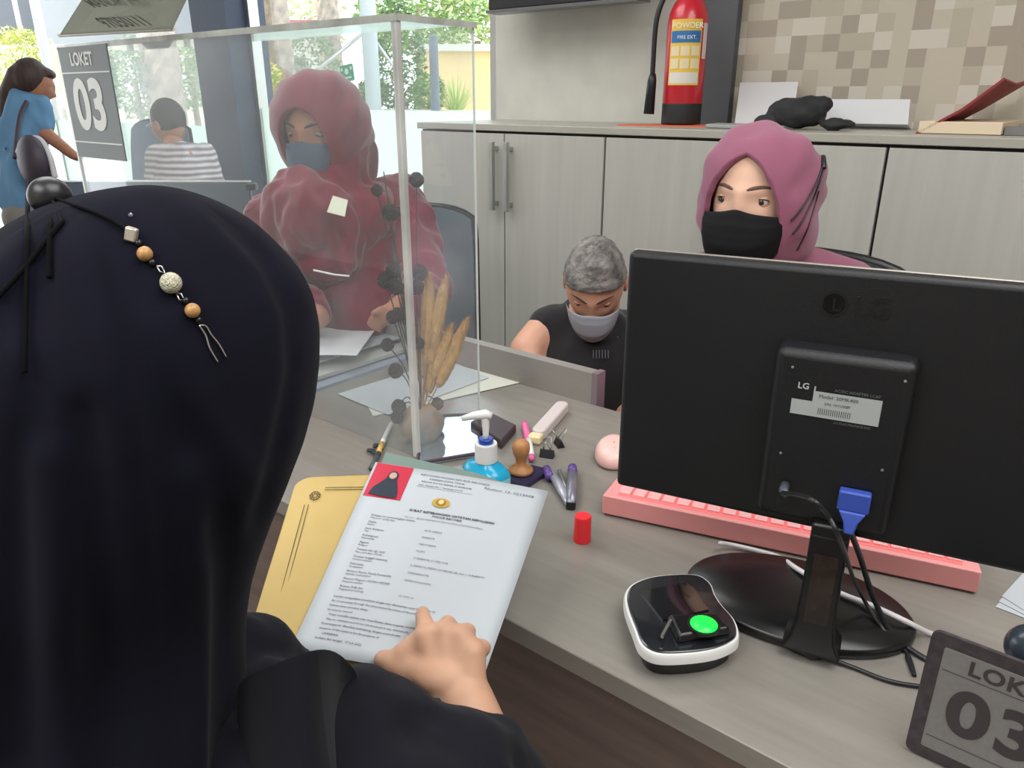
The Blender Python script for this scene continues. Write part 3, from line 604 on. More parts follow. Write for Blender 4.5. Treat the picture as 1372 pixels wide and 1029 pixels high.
MB().rings([oval(.0005, .036, .022), oval(.004, .038, .024), oval(sh_ - .016, .042, .026), oval(sh_ - .006, .032, .020), oval(sh_, .0145, .0135), oval(sh_ + .004, .0145, .0135)]).build('bottle_body', mat('blue_liquid', (30, 180, 226), .2, trans=.2), t, smooth=True)
z1 = sh_ + .0; z2 = zfor(pb, 593)
MB().lathe([(.0165, z1), (.0175, z1 + .001), (.0175, z2 - .002), (.0165, z2), (.001, z2)], pb, seg=40).build('screw_cap', M_WHITE, t, smooth='auto')
MB().lathe([(.011, z2 - .001), (.0115, z2), (.0115, z2 + .007), (.0105, z2 + .008), (.001, z2 + .008)], pb, seg=32).build('collar', mat('royal_blue', (24, 64, 160), .3), t, smooth='auto')
z3 = zfor(pb, 556)
MB().lathe([(.0055, z2 + .006), (.0045, z2 + .014), (.0065, z3 - .004), (.0065, z3), (.001, z3)], pb, seg=24).build('pump_stem', M_WHITE, t, smooth=True)
MB().tube([pb + UP * (z3 - .002) + RIGHT * .009, pb + UP * (z3 + .001), pb + UP * (z3 - .001) - RIGHT * .018, pb + UP * (z3 - .006) - RIGHT * .036], [.006, .0078, .0062, .004], 12).build('pump_nozzle', M_WHITE, t, smooth=True)
lbz = sh_ * .86
MB().rings([[p + (p - pb).normalized() * .0006 for p in oval(sh_ - .055, .0412, .0255)], [p + (p - pb).normalized() * .0006 for p in oval(sh_ - .018, .0422, .0262)]], cap0=False, cap1=False).build('label', mat('pale_blue_label', (150, 216, 226), .4), t, smooth=True)
# pens lying left of the frame
t = thing('pen', 'white and gold pen lying on the desk behind the document', 'pen', Z(505, 610))
MB().tube([Z(497, 628, .757), Z(507, 607, .757)], .0045, 12).build('grip', mat('pen_dark', (70, 76, 80), .4), t, smooth=True)
MB().tube([Z(507, 607, .757), Z(512, 594, .757)], .0047, 12).build('band', mat('pen_gold', (206, 170, 90), .35), t, smooth=True)
MB().tube([Z(512, 594, .757), Z(524, 568, .757)], [.0045, .004], 12).build('barrel', M_WHITE, t, smooth=True)
cl_ = MB()
for a in range(7):
    q_ = Z(505 + rnd.uniform(-10, 14), 603 + rnd.uniform(-8, 8), .757); cl_.ell(q_, (.008, .004, .003), rotz(rnd.uniform(0, 180)), 10, 8)
tag(cl_.build('dried_petals', mat('petal_black', (42, 46, 50), .7), None, smooth=True), 'dark dried petals fallen beside the pen', 'petals', kind='stuff')
# ================================================================= ACRYLIC SCREEN
UA, VA, ZA = -.862, .805, 1.436
t = thing('acrylic_screen', 'clear acrylic counter screen with corner post and top panel', 'screen', (UA, VA, .75))
th_ = .003
MB().b2((-1.975, VA, .7505), (UA, VA + th_, ZA)).build('front_panel', M_ACR, t)
MB().b2((UA - th_, VA + th_, .7505), (UA, VA + .165, ZA)).build('side_panel', M_ACR, t)
MB().b2((-1.975, VA, ZA), (UA, VA + .165, ZA + .003)).build('top_panel', M_ACR, t)
MB().b2((UA - .009, VA - .002, .7505), (UA + .002, VA + .009, ZA)).build('corner_post', mat('acrylic_post', (228, 230, 226), .1, spec=.8, noise_amt=.35, noise_scale=8, trans=.25), t, bevel=.002)
MB().b2((-1.977, VA - .003, ZA - .006), (UA + .002, VA + .002, ZA + .004)).build('top_edge', M_ACREDGE, t)
MB().b2((UA - .002, VA, ZA - .005), (UA + .004, VA + .168, ZA + .004)).build('side_top_edge', M_ACREDGE, t)
MB().b2((UA - .003, VA + .163, .7505), (UA - .001, VA + .1665, ZA)).build('side_edge', mat('acrylic_line', (226, 232, 228), .2), t)
MB().b2((-1.98, VA - .003, .7505), (-1.974, VA + .004, ZA)).build('left_edge', mat('acrylic_line', (226, 232, 228), .2), t)
# LOKET 03 panel of the left
t = thing('hanging_number_sign', 'grey hanging LOKET 03 panel with white numerals on the acrylic', 'sign', (-1.85, VA - .006, 1.2))
Mp = frame((-1.967, VA - .006, 1.200), (1, 0, 0), (0, 0, 1))
pw_, ph_ = .236, .235
M_PG = mat('panel_grey', (122, 128, 130), .5); M_PW = mat('panel_white', (226, 230, 228), .5)
MB().prism([(0, 0), (pw_, 0), (pw_, ph_), (0, ph_)], -.003, 0, Mp).build('panel', M_PG, t)
Mq = Mp @ Matrix.Translation((0, 0, .001))
text('lettering', [('LOKET', pw_ * .47, ph_ - .038, .036)], 1, Mq, M_PW, t, bold=.03, sx=1.0)
text('numerals', [('03', pw_ * .48, .066, .145)], 1, Mq, M_PW, t, bold=.03, sx=1.05)
for z_ in (ph_ - .052, .036): MB().add([Mq @ Vector(p) for p in ((.002, z_, 0), (pw_ - .002, z_, 0), (pw_ - .002, z_ - .003, 0), (.002, z_ - .003, 0))], [(0, 1, 2, 3)]).build('ruled_line', M_PW, t)
# header board above it: tilted, reversed print
hA = PV(80, 46, VA - .01); hB = PV(232, 37, VA - .01); hC = PV(258, -18, VA - .12); hD = PV(122, -20, VA - .12)
t = thing('header_board', 'tilted grey acrylic header board above the LOKET 03 panel', 'sign', hA)
MB().sheet([[hA, hB], [hD, hC]], .004).build('board', translucent('header_grey', (176, 178, 170)), t)
MB().tube([hA, hB], .006, 8).build('lower_edge', mat('header_edge', (222, 222, 216), .25), t)
Mh = frame(hA + (hD - hA) * .22 + (hD - hA).cross(hB - hA).normalized() * .0, hB - hA, hD - hA)
if (Mh.to_3x3() @ Vector((0, 0, 1))).dot(-hA) < 0: pass
nrm = (hB - hA).cross(hD - hA).normalized(); off = nrm * (.002 if nrm.dot(Vector((0, 0, H)) - hA) > 0 else -.006)
tc_ = nrm if nrm.dot(Vector((0, 0, H)) - hA) > 0 else -nrm; Mh.translation = hA + (hD - hA) * .16 + tc_ * .007
text('lettering', [('97050111', (hB - hA).length * .62, 0, .045)], 1, Mh, mat('header_print', (104, 106, 102), .6), t, bold=.02)
text('upper_lettering', [('MANDIRI SPKT', (hB - hA).length * .80, .060, .034)], 1, Mh, _m['header_print'], t, bold=.02)
# ================================================================= LEFT MONITOR (neighbour counter)
a = D(52, 237, 2.3); b = D(335, 243, 2.3)
mu = Vector((b.x - a.x, b.y - a.y, 0)); mw = mu.length; mu.normalize()
t = thing('computer_monitor', 'blue-grey neighbour monitor behind the acrylic, beside the maroon-clad clerk', 'monitor', Vector(((a.x + b.x) / 2, (a.y + b.y) / 2, .75)))
Mn = frame(Vector((b.x - mw / 2 * mu.x, b.y - mw / 2 * mu.y, b.z - .15)), mu, UP)
MB().box(Mn @ Vector((0, 0, 0)), (mw, .30, .02), Mn.to_3x3()).build('back_shell', mat('slate_shell', (74, 88, 104), .35), t, bevel=.006)
MB().box(Mn @ Vector((0, .1505, -.0)), (mw, .004, .022), Mn.to_3x3()).build('top_rim', mat('bright_rim', (220, 224, 228), .2, .5), t)
pb_ = Mn @ Vector((0, 0, -.0)); MB().b2((pb_.x - .02, pb_.y - .012, .752), (pb_.x + .02, pb_.y + .012, pb_.z - .1)).build('stand_neck', M_BLACK, t)
MB().lathe([(.11, .001), (.11, .01), (.02, .016)], (pb_.x, pb_.y, .75)).build('stand_base', M_BLACK, t, smooth='auto')
MB().box(Mn @ Vector((mw / 2 + .004, .135, 0)), (.03, .02, .03), Mn.to_3x3()).build('rim_clip', M_BLACK, t, bevel=.003)

# ================================================================= PAPERS
from mathutils.bvhtree import BVHTree
def text_fn(name, items, fn, m, parent, bold=0, align='LEFT'):
    """lettering laid on a curved sheet; fn(x, y) -> point, x right, y down"""
    mb = MB()
    for st, x, y, sz in items:
        cu = bpy.data.curves.new('t', 'FONT'); cu.body = st; cu.size = sz; cu.align_x = align; cu.offset = bold * sz; cu.resolution_u = 1
        t = bpy.data.objects.new('t', cu); COL.objects.link(t)
        dg = bpy.context.evaluated_depsgraph_get(); me = bpy.data.meshes.new_from_object(t.evaluated_get(dg))
        mb.add([fn(v.co.x + x, y - v.co.y) for v in me.vertices], [tuple(p.vertices) for p in me.polygons])
        bpy.data.objects.remove(t); bpy.data.meshes.remove(me)
    return mb.build(name, m, parent)
dTL, dTR, dBR, dBL = D(503, 619, .985), D(735, 658, .985), D(648, 907, .765), D(388, 872, .765)
dN = (dTR - dTL).cross(dBL - dTL).normalized()
if dN.z < 0: dN = -dN
def doc(x, y, off=0):
    u, v = x / .21, y / .297
    p = (dTL * (1 - u) + dTR * u) * (1 - v) + (dBL * (1 - u) + dBR * u) * v
    return p + dN * (off + .0025 * math.sin(u * 3.1) * math.sin(v * 4 + u * 2) + .0015 * math.sin(u * 9 + v * 7) * v)
def card_sheet(fn, w, h, nu, nv, th):
    top = [[fn(w * i / (nu - 1), h * j / (nv - 1), 0) for i in range(nu)] for j in range(nv)]
    mb = MB(); mb.sheet(top, th); return mb
dt = thing('document', 'white police record certificate with red portrait photo held over the desk edge', 'document', doc(.1, .29))
card_sheet(doc, .21, .297, 14, 18, .0004).build('sheet', M_PAPER, dt, smooth=True)
TXo = .0009
f = lambda x, y: doc(x, y, TXo)
M_INK2 = mat('print_ink_soft', (86, 90, 98), .8)
text_fn('heading', [('KEPOLISIAN NEGARA REPUBLIK INDONESIA', .058, .012, .0042), ('DAERAH JAWA TIMUR', .070, .0185, .0042), ('RESOR KOTA BESAR SURABAYA', .062, .025, .0042), ('Jalan Sikatan No 1 Surabaya 60175', .060, .0315, .0038)], f, M_INK2, dt, .01)
text_fn('serial_number', [('Nomor 13. 0213008', .136, .020, .0072)], f, M_INK2, dt)
text_fn('title', [('SURAT KETERANGAN CATATAN KEPOLISIAN', .062, .079, .0049)], f, M_INK, dt, .03)
text_fn('subtitle', [('POLICE RECORD', .090, .0845, .0047)], f, M_INK, dt, .02)
text_fn('record_number', [('Nomor : SKCK/YANMAS/027381/VII/YAN.2.3/2022/Satintelkam', .060, .091, .0035)], f, M_INK2, dt)
rows = [('Dengan ini menerangkan bahwa', 'This is to certify that', ''), ('Nama', 'Name', 'NUR SHEILA'), ('Jenis Kelamin', 'Sex', 'WANITA'), ('Kebangsaan', 'Nationality', 'INDONESIA'), ('Agama', 'Religion', 'ISLAM'),
        ('Tempat dan tgl. lahir', 'Place and date of birth', 'SURABAYA, 21 MEI 1998'), ('Tempat tinggal sekarang', 'Current address', 'JL BENDUL MERISI GG BESAR SEL NO 1 SURABAYA'), ('Pekerjaan', 'Occupation', 'WIRASWASTA'),
        ('Nomor Kartu Tanda Penduduk', 'Identity card number', '3578000000000000'), ('Nomor Paspor / KITAS / KITAP', 'Passport number', ''), ('Rumus Sidik Jari', 'Fingerprints formula', '12 UUU 10')]
it = []; it2 = []
for k, (a, b, c) in enumerate(rows):
    y = .096 + k * .0112; it.append((a, .022, y, .0040)); it.append((b, .022, y + .0042, .0034))
    if c: it2.append((c, .088, y + .002, .0038))
text_fn('field_names', it, f, M_INK2, dt, .01); text_fn('field_values', it2, f, M_INK2, dt)
para = ['Setelah mengadakan penelitian hingga saat dikeluarkan surat keterangan ini', 'As of screening through the issue hereof by virtue of the police files', 'bahwa nama tersebut diatas :', 'the bearer hereof', '   Tidak memiliki catatan atau keterlibatan dalam kegiatan kriminal apapun', '   Has no criminal record nor involvement in any criminal act', 'Keterangan ini diberikan berhubung dengan permohonan', 'issuance of this letter is for the purpose of', '     LAMARAN', 'berlaku dari tanggal : 27 Juli 2022']
text_fn('paragraph', [(s_, .020, .223 + k * .0062, .0038) for k, s_ in enumerate(para)], f, M_INK2, dt, .01)
ul = MB(); ul.add([f(.058, .0335), f(.125, .0335), f(.125, .0339), f(.058, .0339)], [(0, 1, 2, 3)]); ul.build('rule_line', M_INK2, dt)
pg = MB(); n_ = 8
for (x0, x1, y0, y1, o_) in ((.003, .047, .001, .064, .0007),): pg.sheet([[doc(x0 + (x1 - x0) * i / 5, y0 + (y1 - y0) * j / 5, o_) for i in range(6)] for j in range(6)], .0004)
ph = pg.build('portrait_photo', mat('photo_red', (190, 36, 64), .35), dt)
def disc_on(cx_, cy_, rx_, ry_, off, poly=None):
    pts = poly or [(cx_ + rx_ * math.cos(k * math.tau / 24), cy_ + ry_ * math.sin(k * math.tau / 24)) for k in range(24)]
    c_ = doc(sum(p[0] for p in pts) / len(pts), sum(p[1] for p in pts) / len(pts), off); m_ = MB()
    m_.add([doc(x, y, off) for x, y in pts] + [c_], [(i, (i + 1) % len(pts), len(pts)) for i in range(len(pts))]); return m_
disc_on(0, 0, 0, 0, .0017, [(.008, .060), (.010, .048), (.016, .038), (.021, .028), (.022, .018), (.026, .013), (.031, .014), (.034, .020), (.034, .030), (.038, .042), (.041, .054), (.041, .062), (.025, .0625)]).build('printed_figure', mat('photo_navy', (22, 34, 54), .4), ph)
disc_on(.0275, .0225, .0043, .0062, .0021).build('printed_face', mat('photo_skin', (196, 160, 140), .4), ph)
eb = disc_on(.094, .058, .0105, .0085, .0012).build('gold_seal', mat('gold_print', (206, 172, 84), .35, .3), dt)
disc_on(.094, .058, .0062, .0062, .0016).build('seal_centre', mat('gold_dark', (166, 130, 60), .35, .3), eb)
disc_on(.094, .057, .0032, .0042, .0019).build('seal_shield', mat('gold_pale', (232, 214, 150), .35, .3), eb)
# green folder just behind the certificate
def onp(x, y, off):   # photo pixel -> plane parallel to the certificate
    o = dTL + dN * off; r = ray(x, y); return D(x, y, (o - Vector((0, 0, H))).dot(dN) / r.dot(dN))
gf = [onp(x, y, -.006) for x, y in ((517, 606), (640, 634), (690, 652), (560, 760), (470, 720))]
m_ = MB(); m_.add(gf + [p - dN * .001 for p in gf], [(0, 1, 2, 3, 4), (9, 8, 7, 6, 5)] + [(i, i + 5, (i + 1) % 5 + 5, (i + 1) % 5) for i in range(5)])
tag(m_.build('green_folder', mat('grey_green_card', (112, 132, 124), .6), None), 'grey-green folder peeking out behind the top of the certificate', 'folder')
# gold envelope
ev = [onp(x, y, -.010) for x, y in ((398, 641), (600, 630), (570, 905), (330, 862))]
eN = dN; ew = (ev[1] - ev[0]); eh = (ev[3] - ev[0])
def env(u, v, off=0): return ev[0] * (1 - u) * (1 - v) + ev[1] * u * (1 - v) + ev[2] * u * v + ev[3] * (1 - u) * v + dN * (off + .0015 * math.sin(u * 7 + v * 4))
et = thing('envelope', 'gold-brown envelope with thin black border held behind the certificate', 'envelope', env(.5, .9))
pts = []
for k in range(9): a_ = math.radians(180 + 90 * k / 8); pts.append((.10 + .10 * math.cos(a_), .07 + .07 * math.sin(a_)))
poly_e = pts + [(.4, 0), (.7, 0), (1, 0), (1, .5), (1, 1), (.5, 1), (0, 1), (0, .7), (0, .35)]
c_ = (.5, .5); N_ = len(poly_e); m_ = MB(); top = [env(u, v) for u, v in poly_e]; bot = [env(u, v, -.0025) for u, v in poly_e]
m_.add(top + bot, [tuple(range(N_))[::-1], tuple(range(N_, 2 * N_))] + [(i, (i + 1) % N_, (i + 1) % N_ + N_, i + N_) for i in range(N_)])
m_.build('envelope_body', mat('gold_kraft', (190, 164, 98), .45, noise_amt=.1, noise_scale=12, bump=.3, bump_scale=15), et)
bd = MB()
for q0, q1 in (((.10, .20), (.11, .98)), ((.125, .20), (.135, .98)), ((.20, .085), (.95, .085)), ((.20, .10), (.95, .10)), ):
    bd.tube([env(*q0, .0008), env((q0[0] + q1[0]) / 2, (q0[1] + q1[1]) / 2, .0008), env(*q1, .0008)], .0004, 5)
for k in range(9):
    a_ = k * .7; bd.tube([env(.15 + .012 * math.cos(a_), .14 + .010 * math.sin(a_), .0008), env(.15 + .035 * math.cos(a_ + .4), .14 + .028 * math.sin(a_ + .4), .0008), env(.15 + .03 * math.cos(a_ + 1), .14 + .03 * math.sin(a_ + 1), .0008)], .0005, 5)
bd.build('printed_border', mat('dark_print', (70, 58, 34), .7), et)
# ---- papers behind, in front of the maroon clerk
def flat_sheet(name, pxs, z, th, mt, label, cat, group=None, curl=0):
    ps = [Z(x, y, z) for x, y in pxs]; P = []
    for j in range(5):
        row = []
        for i in range(7):
            u, v = i / 6, j / 4; p = ps[0] * (1 - u) * (1 - v) + ps[1] * u * (1 - v) + ps[2] * u * v + ps[3] * (1 - u) * v
            row.append(p + UP * curl * (math.sin(u * 2.6) * (.4 + v) * .5))
        P.append(row)
    m_ = MB(); m_.sheet(P, th)
    if m_.v[len(m_.v) // 2].z < m_.v[0].z:
        pass
    o = m_.build(name, mt, None, smooth='auto'); tag(o, label, cat, group); return o
flat_sheet('paper_sheet', ((480, 520), (642, 478), (713, 509), (500, 558)), .7515, -.0006, mat('cream_paper', (206, 208, 196), .6), 'large cream sheet lying flat in front of the low grey partition', 'paper')
flat_sheet('paper_sheet', ((452, 528), (600, 482), (655, 506), (520, 556)), .7535, -.0006, M_PAPER, 'white sheet lying on the large cream sheet near the dried flowers', 'paper')
flat_sheet('folder', ((330, 455), (545, 452), (562, 474), (345, 548)), .757, .010, mat('blue_grey_folder', (140, 150, 166), .5), 'lowest blue-grey folder of the pile before the maroon-clad clerk', 'folder')
flat_sheet('folder', ((325, 448), (556, 441), (560, 462), (340, 532)), .7685, .008, mat('grey_folder', (176, 178, 174), .5), 'grey folder in the middle of the pile before the maroon-clad clerk', 'folder')
flat_sheet('paper_sheet', ((320, 440), (548, 432), (556, 448), (335, 515)), .7785, .003, M_PAPER, 'wide white sheet topmost on the pile of folders', 'paper', None, .006)
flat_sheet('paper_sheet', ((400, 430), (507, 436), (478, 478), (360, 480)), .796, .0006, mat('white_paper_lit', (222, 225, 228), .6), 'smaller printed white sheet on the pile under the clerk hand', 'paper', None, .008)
bk = Z(425, 445, .80)
# ================================================================= DRIED FLOWERS
pc = Vector((-.908, .862, .7505))
t = thing('flower_vase', 'small grey and tan ribbed pot of dried flowers behind the acrylic corner', 'vase', pc)
rb = [[pc + Vector((math.cos(a), math.sin(a), 0)) * r_ * (1 + .05 * math.cos(8 * a)) + UP * z_ for a in [k * math.tau / 64 for k in range(64)]] for r_, z_ in ((.024, 0), (.034, .012), (.040, .03), (.038, .045), (.028, .056), (.026, .060), (.001, .058))]
MB().rings(rb).build('pot', mat('ribbed_ceramic', (150, 146, 142), .5, noise_amt=.5, noise_scale=18, col2=(170, 132, 92)), t, smooth=True)
pt = pc + UP * .06; dp = 1.36
M_STEM = mat('dark_stem', (52, 38, 36), .8); M_POD = mat('dark_seed_pod', (58, 44, 42), .9, noise_amt=.5, noise_scale=200, bump=.8, bump_scale=300)
M_GRASS = mat('dried_grass', (206, 162, 98), .85, noise_amt=.3, noise_scale=60)
pods = [((514, 230), 0), ((505, 255), 7), ((523, 285), 10), ((558, 241), 9), ((527, 362), 9), ((516, 376), 10), ((531, 385), 9), ((526, 425), 8), ((533, 421), 8), ((562, 365), 10), ((558, 385), 9), ((519, 462), 8), ((530, 497), 9), ((534, 545), 9), ((529, 560), 8), ((560, 460), 8), ((586, 541), 8)]
bq = thing('dried_flowers', 'tall dried stems with dark round seed heads standing in the ribbed pot', 'dried flowers', pt)
stems = MB(); 
for (x, y), r_ in pods:
    q = D(x, y, 1.33 if x < 550 else 1.36)
    if q.y < VA + .02: q.y = VA + .02
    q.x = min(q.x, UA - .016) if x < 575 else q.x
    if x > 575: q = D(x, y, 1.42)
    stems = MB().tube(spline([pt - UP * .02, pt + (q - pt) * .45 + Vector((rnd.uniform(-.005, .005), 0, .02)), q], 6), .0011, 6); so = stems.build('stem', M_STEM, bq, smooth=True)
    if r_:
        R_ = r_ * 1.35 / FPX; pm = MB()
        pts_ = []
        n1 = 16
        rr_ = [[q + Vector((math.sin(math.pi * (j + .05) / (n1 + .1)) * math.cos(i * math.tau / 20), math.sin(math.pi * (j + .05) / (n1 + .1)) * math.sin(i * math.tau / 20), math.cos(math.pi * (j + .05) / (n1 + .1)))) * R_ * (1.0 + .16 * ((i + j) % 2)) for i in range(20)] for j in range(n1 + 1)]
        pm.rings(rr_[::-1]).build('seed_head', M_POD, so)
bq['group'] = 'dried stems in the pot'; del bq['group']
gq = thing('dried_grass', 'bundle of golden dried pampas plumes leaning right in the ribbed pot', 'dried flowers', pt + UP * .01)
plumes = [((575, 372), (572, 450)), ((597, 375), (580, 460)), ((590, 428), (576, 480)), ((566, 430), (565, 500)), ((585, 450), (574, 520)), ((625, 430), (590, 510)), ((604, 440), (582, 500)), ((572, 400), (570, 480))]
for (x, y), (x2, y2) in plumes:
    k0 = 1.385; q = D(x, y, k0 + .0); q2 = D(x2, y2, k0 - .01); q.x = q.x; 
    line = spline([pt - UP * .015, q2, q], 14); n = len(line); m_ = MB()
    m_.tube(line, .0012, 6); so = m_.build('stem', mat('straw', (176, 130, 74), .8), gq, smooth=True)
    pl = MB(); cut = int(n * .45)
    rad = [(.0115 * math.sin(math.pi * min(1, ((i - cut) / (n - 1 - cut)) * .82 + .18)) ** .7 + .0012) for i in range(cut, n)]
    pl.tube(line[cut:], rad, 10)
    for i in range(cut, n):
        for q_ in range(34):
            d_ = Vector((rnd.gauss(0, 1), rnd.gauss(0, 1), rnd.gauss(0, 1))).normalized(); tdir = (line[min(i + 1, n - 1)] - line[max(i - 1, 0)]).normalized(); c0 = line[i] + (d_ - tdir * d_.dot(tdir)).normalized() * rad[i - cut] * .85 - tdir * rnd.uniform(0, .006); s1 = tdir.cross(d_).normalized() * .0012; tip = c0 + tdir * rnd.uniform(.006, .015) + d_ * .0055
            pl.add([c0 - s1, c0 + s1, tip], [(0, 1, 2)])
    pl.build('plume', M_GRASS, so)

# ================================================================= PEOPLE
def cone(m, p0, p1, r0, r1=None, flat=1.0):
    r1 = r0 if r1 is None else r1; p0, p1 = Vector(p0), Vector(p1); d = (p1 - p0); L_ = d.length; n = 6; pts = [p0 + d * i / n for i in range(n + 1)]
    m.tube(pts, [r0 + (r1 - r0) * i / n for i in range(n + 1)], 20); m.ell(p0, r0, None, 20, 14); m.ell(p1, r1, None, 20, 14); return m
def chain(m, pts, rs):
    for i in range(len(pts) - 1): cone(m, pts[i], pts[i + 1], rs[i], rs[i + 1])
    return m
def face_y(x, z):
    q = 1 - (x / .073) ** 2 - (z / (.112 if z > 0 else .120)) ** 2
    return -(.090 * math.sqrt(max(q, .02))) - feat(x, z)
def feat(x, z):
    g = lambda cx_, cz, wx, wz, a: a * math.exp(-((x - cx_) / wx) ** 2 - ((z - cz) / wz) ** 2)
    s_ = g(0, .024, .05, .010, .003) + g(0, .0, .0075, .022, .009) + g(0, -.034, .011, .016, .021) + g(0, -.068, .022, .007, .006) + g(0, -.1, .022, .016, .008)
    for k in (-1, 1): s_ += g(k * .032, .007, .017, .011, -.0045) + g(k * .032, .016, .016, .003, -.0012) + g(k * .04, -.025, .022, .02, .004) + g(k * .013, -.04, .008, .008, .006)
    return s_
def head_mesh(m, M, nu=96, nv=80):
    rs = []
    for j in range(nv + 1):
        t_ = math.pi * (j + .15) / (nv + .3); row = []
        for i in range(nu):
            a_ = i * math.tau / nu; sx_, sy_, sz_ = math.sin(t_) * math.cos(a_), math.sin(t_) * math.sin(a_), math.cos(t_)
            z_ = (.112 if sz_ > 0 else .120) * sz_; tp = 1 - .30 * max(0, -sz_) ** 1.6
            x_ = .073 * sx_ * tp; y_ = (.100 if sy_ > 0 else .090) * sy_
            if sy_ < 0: y_ -= feat(x_, z_) * min(1, -sy_ * 2.2)
            row.append(M @ Vector((x_, y_, z_)))
        rs.append(row)
    return m.rings(rs[::-1])
def eyes(par, M, gaze=(0, -1, 0), iris=(52, 34, 26)):
    Mw_ = mat('eye_white', (206, 198, 194), .25); Mi = mat('iris_brown', iris, .15, coat=1)
    g = Vector(gaze).normalized(); g3 = M.to_3x3(); sc_ = g3 @ Vector((1, 0, 0)); 
    for k in (-1, 1):
        c = M @ Vector((k * .032, -.0660, .007)); gd = (g3 @ g).normalized()
        ey = MB().ell(c, .0122 * sc_.length, None, 24, 18).build('eyeball', Mw_, par, smooth=True)
        r_ = .0122 * sc_.length
        MB().lathe([(.0001, r_ * 1.035), (r_ * .25, r_ * 1.02), (r_ * .58, r_ * .87), (r_ * .60, r_ * .79)][::-1], c, gd, 20).build('iris', Mi, ey, smooth=True)
def lids(m, M, open_=.0048, R_=.0131):
    for k in (-1, 1):
        c = Vector((k * .032, -.0662, .007)); n = 40
        vs = []; idx = {}
        for j in range(n + 1):
            for i in range(n + 1):
                x = (-1 + 2 * i / n) * .0134; z = (-1 + 2 * j / n) * .0120
                rr = R_ * R_ - x * x - z * z
                if rr <= 0: continue
                tilt = k * x * .12
                w_ = max(0, 1 - (x / .0122) ** 2); up_ = open_ * w_ ** .6; lo_ = -open_ * .85 * w_ ** .8; zz = z - tilt
                if lo_ < zz < up_:
                    continue
                idx[(i, j)] = len(vs); vs.append(M @ (c + Vector((x, -math.sqrt(rr), z))))
        fs = [(idx[(i, j)], idx[(i + 1, j)], idx[(i + 1, j + 1)], idx[(i, j + 1)]) for i in range(n) for j in range(n) if all(q in idx for q in ((i, j), (i + 1, j), (i + 1, j + 1), (i, j + 1)))]
        m.add(vs, fs)
    return m
def lash(par, M, open_=.0048, R_=.0134, m_=None):
    for k in (-1, 1):
        c = Vector((k * .032, -.0662, .007)); pts = []
        for i in range(15):
            x = (-1 + 2 * i / 14) * .0122; z = open_ * max(0, 1 - (x / .0122) ** 2) ** .6 + k * x * .12 + .0003; pts.append(M @ (c + Vector((x, -math.sqrt(max(R_ * R_ - x * x - z * z, 1e-9)), z))))
        MB().tube(pts, [.0003] + [.0008] * 13 + [.0005], 6).build('eyelashes', mat('lash_dark', (34, 24, 24), .6), par, smooth=True)
def brows(par, M, mt, h=.0265):
    for k in (-1, 1):
        pts = []
        for i in range(13):
            x = .012 + .040 * i / 12; z = h + .006 * math.sin(i / 12 * 2.4) - .004 * (i / 12) ** 2; pts.append(M @ Vector((k * x, face_y(x, z) - .0002, z)))
        MB().tube(pts, [.0014, .0024, .003, .0032, .0032, .0031, .003, .0028, .0025, .0021, .0016, .0011, .0006], 8, .5, M.to_3x3() @ Vector((0, 1, 0))).build('eyebrow', mt, par, smooth=True)
def mask(par, M, mt, top=-.008, name='face_mask', wide=.070, bot=-.122, vflat=1.0):
    def fn(u, v):
        s_ = -1 + 2 * u; x = wide * math.sin(s_ * 1.3) / math.sin(1.3); pr_ = interp(v, [0, .22, .5, .8, 1], [.82, .96, 1.06, .98, .80])
        y = -(.022 + .093 * math.cos(s_ * 1.3) ** .75 * pr_) if abs(s_) < 1 else -.022 - .093 * math.cos(1.3) ** .75 * pr_
        zt_ = top - .010 * abs(s_) ** 1.2 + .004 * math.exp(-(s_ / .18) ** 2); zb_ = bot + .055 * abs(s_) ** 1.6
        z = zt_ + (zb_ - zt_) * v
        x *= 1 - .12 * v
        return M @ Vector((x, y - .0008 * math.sin(v * 40) * (1 - v), z))
    m_ = MB(); nu, nv = 33, 19; a = [[fn(i / (nu - 1), j / (nv - 1)) for i in range(nu)] for j in range(nv)]; m_.sheet(a, -.0012)
    return m_.build(name, mt, par, smooth=True)
